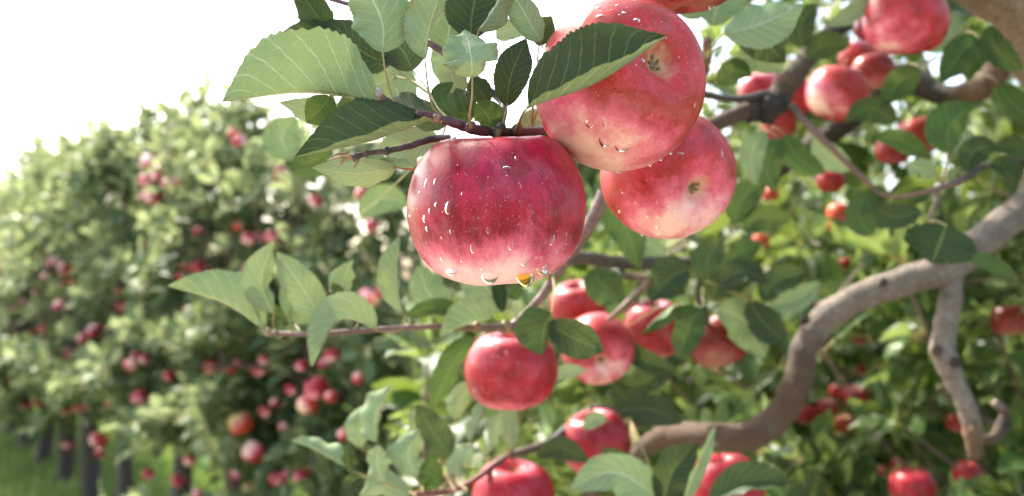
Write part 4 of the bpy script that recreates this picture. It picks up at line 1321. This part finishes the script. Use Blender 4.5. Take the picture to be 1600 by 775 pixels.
# leaves on the upper purple twig
L(TWU, (645, 110), (625, 75), (588, 58), (.418, .42, .42), 42, aR=-5, aL=20, top=True, stalk=[(668, 140, .405), (684, 168, .395), (700, 185, .388)], rnd=.15)
L(TWU, (610, 100), (565, 80), (513, 30), (.43, .43, .43), 36, aR=10, aL=20, top=True, stalk=[(640, 125, .43), (690, 160, .42)], rnd=.0)
L(TWU, (560, 92), (500, 60), (430, 58), (.44, .44, .44), 28, aR=10, aL=-50, top=True, stalk=[(600, 110, .435)], rnd=.1)
L(TWU, (516, 50), (492, 20), (462, -25), (.44, .44, .44), 30, aR=30, aL=40, top=True, stalk=[(535, 70, .44), (560, 90, .44)], rnd=.2)
L(TWU, (700, 82), (705, 30), (735, -40), (.44, .44, .44), 44, aR=20, aL=0, top=False, stalk=[(712, 92, .434)], rnd=.1)
L(TWU, (735, 62), (738, 20), (752, -40), (.425, .425, .425), 42, aR=10, aL=5, top=True, stalk=[(740, 90, .428), (742, 118, .43)], rnd=.1)
L(TWU, (748, 48), (775, 10), (800, -40), (.405, .405, .405), 30, aR=-10, aL=-70, top=False, stalk=[(740, 80, .41), (738, 108, .42)], rnd=.6, curl=-30)
L(TWU, (845, 66), (822, 25), (790, -30), (.41, .41, .41), 26, aR=-30, aL=5, top=False, stalk=[(850, 90, .42), (845, 150, .425), (830, 200, .43)], rnd=.3)
L(TWU, (842, 72), (848, 48), (862, 25), (.42, .42, .42), 20, aR=15, aL=10, top=True, stalk=[(838, 110, .42), (830, 195, .43)], rnd=.2)
L(TWU, (775, 60), (800, 45), (826, 52), (.52, .52, .52), 18, aR=10, aL=5, top=False, stalk=[(765, 90, .5), (780, 150, .43)], rnd=.9)
L(TWU, (720, 150), (705, 115), (712, 95), (.47, .47, .47), 24, aR=10, aL=5, top=False, stalk=[(740, 170, .45), (770, 195, .43)], rnd=.9)
L(TWU, (620, 120), (585, 130), (545, 95), (.46, .46, .46), 26, aR=10, aL=5, top=False, stalk=[(650, 130, .45), (690, 165, .43)], rnd=.9)
L(TWU, (640, 185), (598, 100), (560, 78), (.50, .50, .50), 36, aR=10, aL=5, top=False, stalk=[(680, 195, .46)], rnd=.6)
# pale leaves below the dark one and around the stub
L(TWS, (618, 262), (560, 272), (487, 262), (.41, .415, .42), 26, aR=10, aL=-40, top=False, stalk=[(640, 264, .415), (668, 262, .42), (700, 235, .43)], rnd=.9)
L(TWS, (690, 225), (640, 222), (588, 236), (.43, .44, .45), 26, aR=10, aL=10, top=False, stalk=[(712, 215, .425)], rnd=.9)
L(TWS, (650, 258), (625, 240), (598, 215), (.45, .46, .46), 20, aR=5, aL=10, top=False, stalk=[(690, 240, .44)], rnd=.7)
L(TWS, (516, 150), (502, 170), (478, 192), (.40, .40, .40), 26, aR=20, aL=10, top=True, stalk=[(540, 150, .41), (600, 165, .40)], rnd=.9)
L(TWS, (518, 148), (520, 170), (514, 196), (.41, .41, .41), 13, aR=20, aL=-60, top=False, stalk=[(560, 150, .41), (606, 165, .40)], rnd=.6)
L(TWS, (560, 175), (500, 178), (435, 160), (.46, .46, .46), 24, aR=20, aL=-40, top=False, stalk=[(610, 180, .42)], rnd=.9)
L(TWS, (585, 165), (555, 160), (525, 178), (.43, .43, .43), 20, aR=20, aL=-40, top=True, stalk=[(620, 175, .41)], rnd=.2)
L(TWM, (850, 225), (880, 190), (900, 175), (.50, .50, .50), 20, aR=20, aL=10, top=False, stalk=[(840, 212, .45)], rnd=.8)
L(TWM, (812, 208), (830, 190), (858, 185), (.46, .46, .47), 18, aR=20, aL=10, top=False, stalk=[(800, 207, .42)], rnd=.8)
# blurred leaves further behind the cluster
for bb, mm, tt_, d, w, tp in (((455, 250), (440, 215), (462, 180), .78, 30, False), ((520, 230), (480, 255), (440, 235), .80, 26, True), ((600, 210), (585, 170), (560, 150), .72, 28, False),
                              ((560, 335), (600, 310), (640, 322), .85, 24, False), ((470, 200), (450, 225), (428, 205), .85, 20, False), ((690, 130), (700, 90), (690, 50), .62, 30, False)):
    L(TWS, bb, mm, tt_, d, w, top=tp, stalk=[(bb[0] + 30, bb[1] - 20, d - .1), (690, 216, .43)])

# ---- lower left twig
L(TWL, (412, 516), (350, 474), (261, 447), (.60, .59, .58), 52, aR=10, aL=-110, top=False, stalk=[(425, 521, .60)], curl=-15, rnd=.5)
L(TWL, (428, 488), (408, 440), (428, 376), (.595, .59, .59), 30, aR=-60, aL=4, top=False, stalk=[(427, 508, .6), (436, 521, .60)], rnd=.7, wave=.12)
L(TWL, (508, 508), (478, 460), (433, 393), (.60, .59, .58), 30, aR=-5, aL=10, top=False, stalk=[(520, 521, .605)], rnd=.6, curl=-20)
L(TWL, (590, 517), (532, 500), (487, 574), (.60, .585, .58), 40, aR=8, aL=-115, top=False, stalk=[(610, 521, .61), (630, 514, .62)], rnd=.7, curl=-10)
L(TWL, (496, 548), (492, 556), (485, 574), (.59, .588, .585), 9, aR=20, aL=5, top=True, rnd=.0)
L(TWL, (500, 500), (462, 470), (448, 430), (.62, .62, .62), 26, aR=-5, aL=10, top=False, stalk=[(515, 520, .605)], rnd=.4)
L(TWL, (628, 484), (620, 430), (625, 368), (.61, .60, .60), 32, aR=-90, aL=2, top=False, stalk=[(634, 500, .62), (650, 511, .625)], rnd=.5)
L(TWL, (556, 480), (535, 445), (552, 405), (.63, .63, .63), 22, aR=-50, aL=20, top=False, stalk=[(560, 500, .62), (556, 516, .61)], rnd=.8, wave=.2)
L(TWL, (548, 470), (530, 458), (520, 440), (.61, .61, .61), 14, aR=50, aL=20, top=True, stalk=[(556, 500, .61)], rnd=.2, wave=.2)
L(TWL, (460, 505), (430, 490), (404, 480), (.63, .63, .63), 14, aR=30, aL=20, top=True, stalk=[(470, 520, .605)], rnd=.2, wave=.2)
L(TWL, (455, 515), (452, 492), (455, 475), (.60, .60, .60), 6, aR=60, aL=60, top=False, stalk=[(462, 521, .60)], rnd=.9)
L(TWL, (408, 500), (398, 480), (396, 462), (.60, .60, .60), 6, aR=60, aL=60, top=False, stalk=[(416, 518, .60)], rnd=.9)
L(TWL, (708, 478), (672, 462), (652, 415), (.66, .66, .66), 30, aR=5, aL=10, top=False, stalk=[(725, 495, .66), (745, 510, .65)], rnd=.5)
L(TWL, (722, 484), (678, 480), (630, 494), (.64, .64, .64), 15, aR=5, aL=-20, top=True, stalk=[(740, 500, .645), (752, 512, .65)], rnd=.9)
L(TWL, (772, 498), (735, 505), (687, 526), (.635, .62, .62), 42, aR=8, aL=-110, top=False, stalk=[(785, 506, .645), (795, 512, .655)], rnd=.5)
L(TWL, (742, 528), (712, 560), (673, 642), (.65, .64, .64), 24, aR=5, aL=-50, top=True, stalk=[(758, 520, .65), (775, 514, .65)], rnd=.95)
L(TWL, (790, 486), (762, 452), (724, 402), (.66, .66, .66), 34, aR=5, aL=10, top=False, stalk=[(796, 500, .66), (798, 512, .66)], rnd=.6)
L(TWL, (786, 488), (780, 455), (778, 424), (.655, .655, .65), 12, aR=5, aL=10, top=True, stalk=[(792, 504, .655)], rnd=.2)
L(TWL, (808, 470), (800, 440), (812, 415), (.66, .66, .66), 16, aR=5, aL=10, top=True, stalk=[(806, 495, .66)], rnd=.6)
L(TWL, (862, 488), (850, 515), (846, 555), (.60, .595, .60), 46, aR=22, aL=-60, top=True, stalk=[(866, 455, .63), (864, 430, .655)], rnd=.4)
L(TWL, (856, 505), (895, 528), (944, 549), (.60, .61, .62), 30, aR=14, aL=12, top=True, rnd=.05, stalk=[(862, 492, .6), (866, 455, .63)])
L(TWL, (862, 590), (888, 580), (917, 578), (.82, .82, .82), 12, aR=5, aL=12, top=False, rnd=.8, stalk=[(850, 575, .82)])
L(TWL, (758, 545), (748, 590), (722, 640), (.78, .78, .78), 16, aR=5, aL=12, top=False, rnd=.8, stalk=[(770, 520, .70)])

# ---- bottom left cluster of curled leaves
for (bb, mm, tt_, d, w, ar, al, tp, r_) in (
        ((547, 735), (500, 705), (455, 688), .70, 28, -10, -70, False, .6), ((548, 738), (545, 715), (540, 690), .69, 16, 40, 50, True, .0), ((565, 745), (552, 752), (538, 768), .69, 14, 20, 30, True, .1),
        ((588, 692), (588, 650), (612, 602), .72, 34, -60, -10, False, .7), ((562, 700), (565, 660), (590, 640), .74, 24, -30, 10, False, .9), ((600, 755), (590, 725), (592, 695), .69, 24, -10, -14, False, .8),
        ((652, 745), (638, 710), (655, 670), .71, 30, -30, -5, False, .6), ((704, 715), (680, 680), (652, 632), .73, 26, 30, 10, True, .05), ((718, 745), (715, 720), (740, 698), .71, 24, -10, -14, False, .95),
        ((735, 690), (748, 655), (764, 625), .76, 22, -60, -15, False, .8), ((712, 655), (722, 620), (745, 600), .77, 22, -10, 20, False, .9), ((690, 760), (670, 740), (640, 738), .73, 24, 10, 30, True, .8),
        ((640, 775), (600, 760), (560, 775), .70, 24, 10, -20, False, .7), ((770, 700), (775, 660), (785, 640), .78, 12, -30, -15, False, .7), ((690, 720), (700, 690), (692, 660), .75, 14, 30, 20, True, .9),
        ((660, 690), (655, 660), (640, 640), .78, 20, 20, 10, False, .9), ((800, 700), (796, 660), (806, 630), .84, 16, 20, 10, False, .6)):
    L(TWB, bb, mm, tt_, d, w, aR=ar, aL=al, top=tp, rnd=r_, curl=-40 if w > 20 else 0, wave=.14, stalk=[((bb[0] + 660) / 2, (bb[1] + 775) / 2, d + .005), (min(max(bb[0], 620), 730), 768, .725)])
# bottom right cluster
for (bb, mm, tt_, d, w, ar, al, tp, r_) in (
        ((1035, 782), (960, 738), (890, 765), .74, 34, 10, 20, False, .5), ((1035, 790), (1052, 735), (1090, 690), .74, 32, 20, 30, True, .15), ((1068, 790), (1090, 730), (1118, 664), .71, 15, 10, 70, False, .9),
        ((1108, 782), (1165, 752), (1238, 752), .68, 30, 60, 5, True, .1), ((972, 640), (1020, 640), (1066, 662), .86, 24, 10, 15, True, .0), ((838, 712), (878, 700), (922, 722), .86, 18, 10, 15, True, .0),
        ((948, 656), (930, 655), (910, 670), .86, 13, 10, 15, False, .9), ((1000, 640), (970, 615), (960, 590), .95, 20, 10, 15, True, .1), ((1000, 745), (985, 735), (940, 700), .82, 20, 10, 15, True, .3)):
    L(TWB, bb, mm, tt_, d, w, aR=ar, aL=al, top=tp, rnd=r_, stalk=[((bb[0] + 980) / 2, bb[1] + 4, d + .1), (985, 655, 1.0)])
# right of the middle apples
for (bb, mm, tt_, d, w, ar, al, tp, r_) in (
        ((928, 418), (940, 442), (974, 470), .85, 32, 10, 15, True, .5), ((1078, 422), (1050, 432), (1015, 470), .86, 34, 10, 25, True, .1), ((1100, 478), (1050, 478), (1000, 522), .84, 24, 100, -5, True, .6),
        ((1098, 480), (1080, 505), (1060, 562), .86, 26, 20, 15, True, .5), ((1120, 485), (1160, 500), (1195, 560), .95, 34, 10, 10, False, .3), ((1110, 470), (1130, 440), (1180, 430), .95, 26, 10, 10, True, .1),
        ((1110, 440), (1105, 405), (1130, 370), .88, 26, 10, 10, True, .3), ((1120, 445), (1160, 425), (1200, 440), .90, 24, 50, -5, True, .1), ((1128, 440), (1150, 400), (1190, 380), .92, 24, 10, 10, True, .7),
        ((1190, 470), (1215, 440), (1262, 425), .93, 24, 30, 5, True, .2), ((1200, 480), (1240, 470), (1282, 440), .95, 20, 20, 5, False, .6), ((1170, 470), (1190, 500), (1230, 540), .93, 26, 10, 10, True, .05),
        ((1160, 360), (1190, 340), (1235, 345), .95, 24, 10, 30, True, .4), ((1150, 350), (1160, 310), (1200, 280), .95, 26, 10, 10, True, .6), 
        ((965, 520), (1000, 560), (1060, 580), .92, 18, 30, 10, True, .2), ((1060, 560), (1000, 600), (960, 590), .98, 20, 10, 10, True, .1), ((940, 300), (975, 350), (1000, 420), .85, 30, 10, 10, True, .8), ((1040, 400), (1010, 380), (960, 370), .9, 22, 10, 10, False, .8)):
    L(TWR, bb, mm, tt_, d, w, aR=ar, aL=al, top=tp, rnd=r_, stalk=[((bb[0] + 1095) / 2, (bb[1] + 440) / 2, .9)])
# twig tip on the right
for (bb, mm, tt_, d, w, ar, al, tp, r_, st) in (
        ((1480, 240), (1484, 200), (1524, 160), .80, 36, -50, 4, True, .8, [(1478, 262, .81), (1472, 285, .82)]),
        ((1448, 243), (1405, 218), (1361, 213), .81, 17, 20, 10, True, .9, [(1460, 262, .815), (1470, 285, .82)]),
        ((1508, 268), (1525, 235), (1560, 228), .82, 22, 20, 10, True, .1, [(1500, 280, .82)]),
        ((1552, 232), (1580, 228), (1625, 238), .83, 18, 20, 30, True, .2, [(1530, 262, .83)]),
        ((1545, 256), (1570, 262), (1588, 300), .83, 18, 20, 10, True, .1, [(1530, 266, .83)]),
        ((1478, 352), (1470, 376), (1456, 412), .76, 56, 10, 10, True, .15, [(1462, 345, .79), (1453, 345, .81)]),
        ((1505, 395), (1550, 412), (1594, 438), .80, 14, 20, -20, True, .7, [(1480, 370, .81), (1455, 345, .81)]),
        ((1362, 368), (1342, 335), (1352, 298), .80, 22, 10, 10, True, .6, [(1385, 372, .81), (1390, 330, .83), (1392, 308, .83)]),
        ((1440, 330), (1395, 338), (1355, 318), .80, 20, 10, 10, True, .05, [(1452, 340, .81)]),
        ((1462, 275), (1435, 262), (1420, 275), .81, 16, 10, 10, False, .6, [(1472, 288, .82)]),
        ((1452, 262), (1440, 250), (1428, 248), .83, 12, 10, 10, True, .2, [(1470, 285, .82)]),
        ((1490, 240), (1505, 215), (1500, 200), .84, 20, 10, 10, False, .9, [(1475, 285, .82)]),
        ((1500, 290), (1490, 272), (1530, 265), .83, 10, 10, 10, False, .8, [(1480, 288, .82)]),
        ((1330, 265), (1290, 240), (1270, 210), .95, 20, 10, 10, False, .6, [(1340, 268, .85)])):
    L(TW2, bb, mm, tt_, d, w, aR=ar, aL=al, top=tp, rnd=r_, stalk=st)
# spur above the pink apple
for (bb, mm, tt_, d, w, ar, al, tp, r_, st) in (
        ((1132, 52), (1185, 38), (1256, 8), .60, 40, 12, -40, False, .5, [(1118, 68, .62), (1104, 88, .635)]),
        ((1150, 62), (1190, 66), (1228, 98), .63, 28, 5, 10, True, .0, [(1120, 75, .63), (1105, 90, .635)]),
        ((1112, 40), (1125, 5), (1165, -30), .63, 38, 10, 10, False, .1, [(1110, 65, .63), (1104, 85, .635)]),
        ((1092, 30), (1080, 0), (1070, -40), .64, 30, 10, 10, False, .3, [(1098, 60, .635), (1104, 85, .635)]),
        ((1140, 95), (1180, 88), (1225, 110), .66, 24, 5, 40, False, .5, [(1120, 100, .64), (1108, 95, .64)]),
        ((1295, 40), (1325, 25), (1365, -5), .85, 16, 30, 10, False, .9, [(1300, 60, .95)]),
        ((1120, 130), (1150, 110), (1175, 118), .66, 20, 5, 10, True, .6, [(1106, 100, .64)])):
    L(TW3, bb, mm, tt_, d, w, aR=ar, aL=al, top=tp, rnd=r_, stalk=st)


for (bb, mm, tt_, d, w, ar, al, tp, r_) in (
        ((1530, 60), (1500, 85), (1470, 130), .86, 26, 10, 10, True, .7), ((1545, 40), (1560, 80), (1600, 110), .85, 22, 10, 30, True, .4), ((1480, 30), (1490, 60), (1520, 90), .88, 20, 10, 10, False, .9),
        ((1440, 110), (1410, 125), (1375, 165), .92, 24, 30, 5, True, .8), ((1400, 190), (1360, 170), (1320, 190), .92, 22, 10, 10, True, .3), ((1260, 90), (1290, 70), (1330, 70), .90, 22, 10, 10, True, .5),
        ((1255, 75), (1250, 40), (1275, 5), .90, 24, 10, 10, True, .1), ((1560, 130), (1580, 160), (1620, 190), .90, 24, 10, 10, True, .6), ((1430, 70), (1470, 60), (1500, 20), .93, 20, 10, 30, False, .5),
        ((1215, 215), (1200, 260), (1210, 300), .84, 22, 10, 10, True, .6), ((1225, 210), (1250, 250), (1290, 270), .84, 22, 10, 10, True, .8), ((1195, 205), (1175, 240), (1180, 290), .84, 20, 10, 10, False, .4)):
    L(TW1, bb, mm, tt_, d, w, aR=ar, aL=al, top=tp, rnd=r_, stalk=[(bb[0] - 8, bb[1] - 8, d + .01), (bb[0] - 20, bb[1] - 12, d + .03)])


# ---- the rest of the near tree's crown
def near_crown():
    n = 37000
    P = np.stack([rng.uniform(-.6, 2.1, n), rng.uniform(-.1, 2.5, n), rng.uniform(.3, 2.3, n)], 1)
    x, y, d = proj(P)
    inframe = (d > 0.1) & (x > -60) & (x < 1660) & (y > -60) & (y < 830)
    p = np.zeros(n)
    A = inframe & (x > 1120) & (d > .98)
    p[A] = .60
    p[A & (y < 330)] = .30
    p[A & (y < 330) & (d > 1.5)] = .14
    p[A & (y > 330) & (d < 1.2)] = .22
    B_ = inframe & (x > 840) & (x <= 1120) & (y > 430) & (d > 1.02)
    p[B_] = .5
    C_ = inframe & (x > 640) & (x <= 840) & (y > 470) & (d > .86) & (d < 1.6)
    p[C_] = .42
    D_ = inframe & (x > 900) & (x <= 1120) & (y > 330) & (y < 440) & (d > 1.05)
    p[D_] = .12
    E_ = inframe & (x > 1090) & (x <= 1120) & (y < 330) & (d > 1.0)
    p[E_] = .10
    # round the frame on the right and above, so the tree goes on and shades itself
    O_ = (~inframe) & (P[:, 0] > .35) & (P[:, 1] > .5) & (P[:, 2] > .5)
    p[O_] = .07
    O2 = (~inframe) & (P[:, 0] > .05) & (P[:, 1] > .05) & (P[:, 2] > 1.62) & (P[:, 0] < 1.2)
    p[O2] = .03
    O3 = (~inframe) & (y < -230) & (P[:, 0] > -.50) & (P[:, 0] < .5) & (P[:, 1] > .35) & (P[:, 1] < 1.5) & (P[:, 2] > 1.55) & (P[:, 2] < 2.15)  # unseen leaves towards the sun, added to shade the close-up apples
    p[O3] = .13
    keep = rng.uniform(0, 1, n) < p
    lump = np.sin(P[:, 0] * 12 + 1) * np.sin(P[:, 1] * 11) * np.sin(P[:, 2] * 13 + 2)
    keep &= lump < .38
    keep &= clear_of(P, near_discs, .52, .034)
    # leave the bare limbs in view
    for added_path in limb_paths:
        Q = catmull([r_[:4] for r_ in added_path], 5)
        for (lx, ly, ld, lr) in Q:
            keep &= ~(((x - lx) ** 2 + (y - ly) ** 2 < (lr + 45 / np.maximum(d, .3)) ** 2) & (d < ld + .03) & (lr > 14))
            keep &= ~(((x - lx) ** 2 + (y - ly) ** 2 < (lr + 20) ** 2) & (d < ld + .03))
    P = P[keep]
    ax = rng.normal(0, .7, (len(P), 3)) + [-.25, -.35, .55]
    print('near rosettes', len(P))
    loc = P - NEAR_INV
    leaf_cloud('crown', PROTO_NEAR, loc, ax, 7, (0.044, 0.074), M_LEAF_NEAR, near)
    # spur twigs under the rosettes
    b = MB()
    axn = norm(ax)
    idx = rng.permutation(len(P))[:900]
    for i in idx:
        c = loc[i]; a = axn[i]; l = random.uniform(.05, .14)
        q = c - a * l + np.array([random.uniform(-.03, .03), random.uniform(-.03, .03), -.02])
        b.tube([(*c, .0016, .13, .08, .06), (*(c * .5 + q * .5 + a * .008), .002, .11, .07, .05), (*q, .0026, .09, .06, .045)], sides=5, n=2, caps=False)
    link('twigs', b.mesh('twigs'), near, [M_TWIG])


near_crown()
print('objects', len(bpy.data.objects))
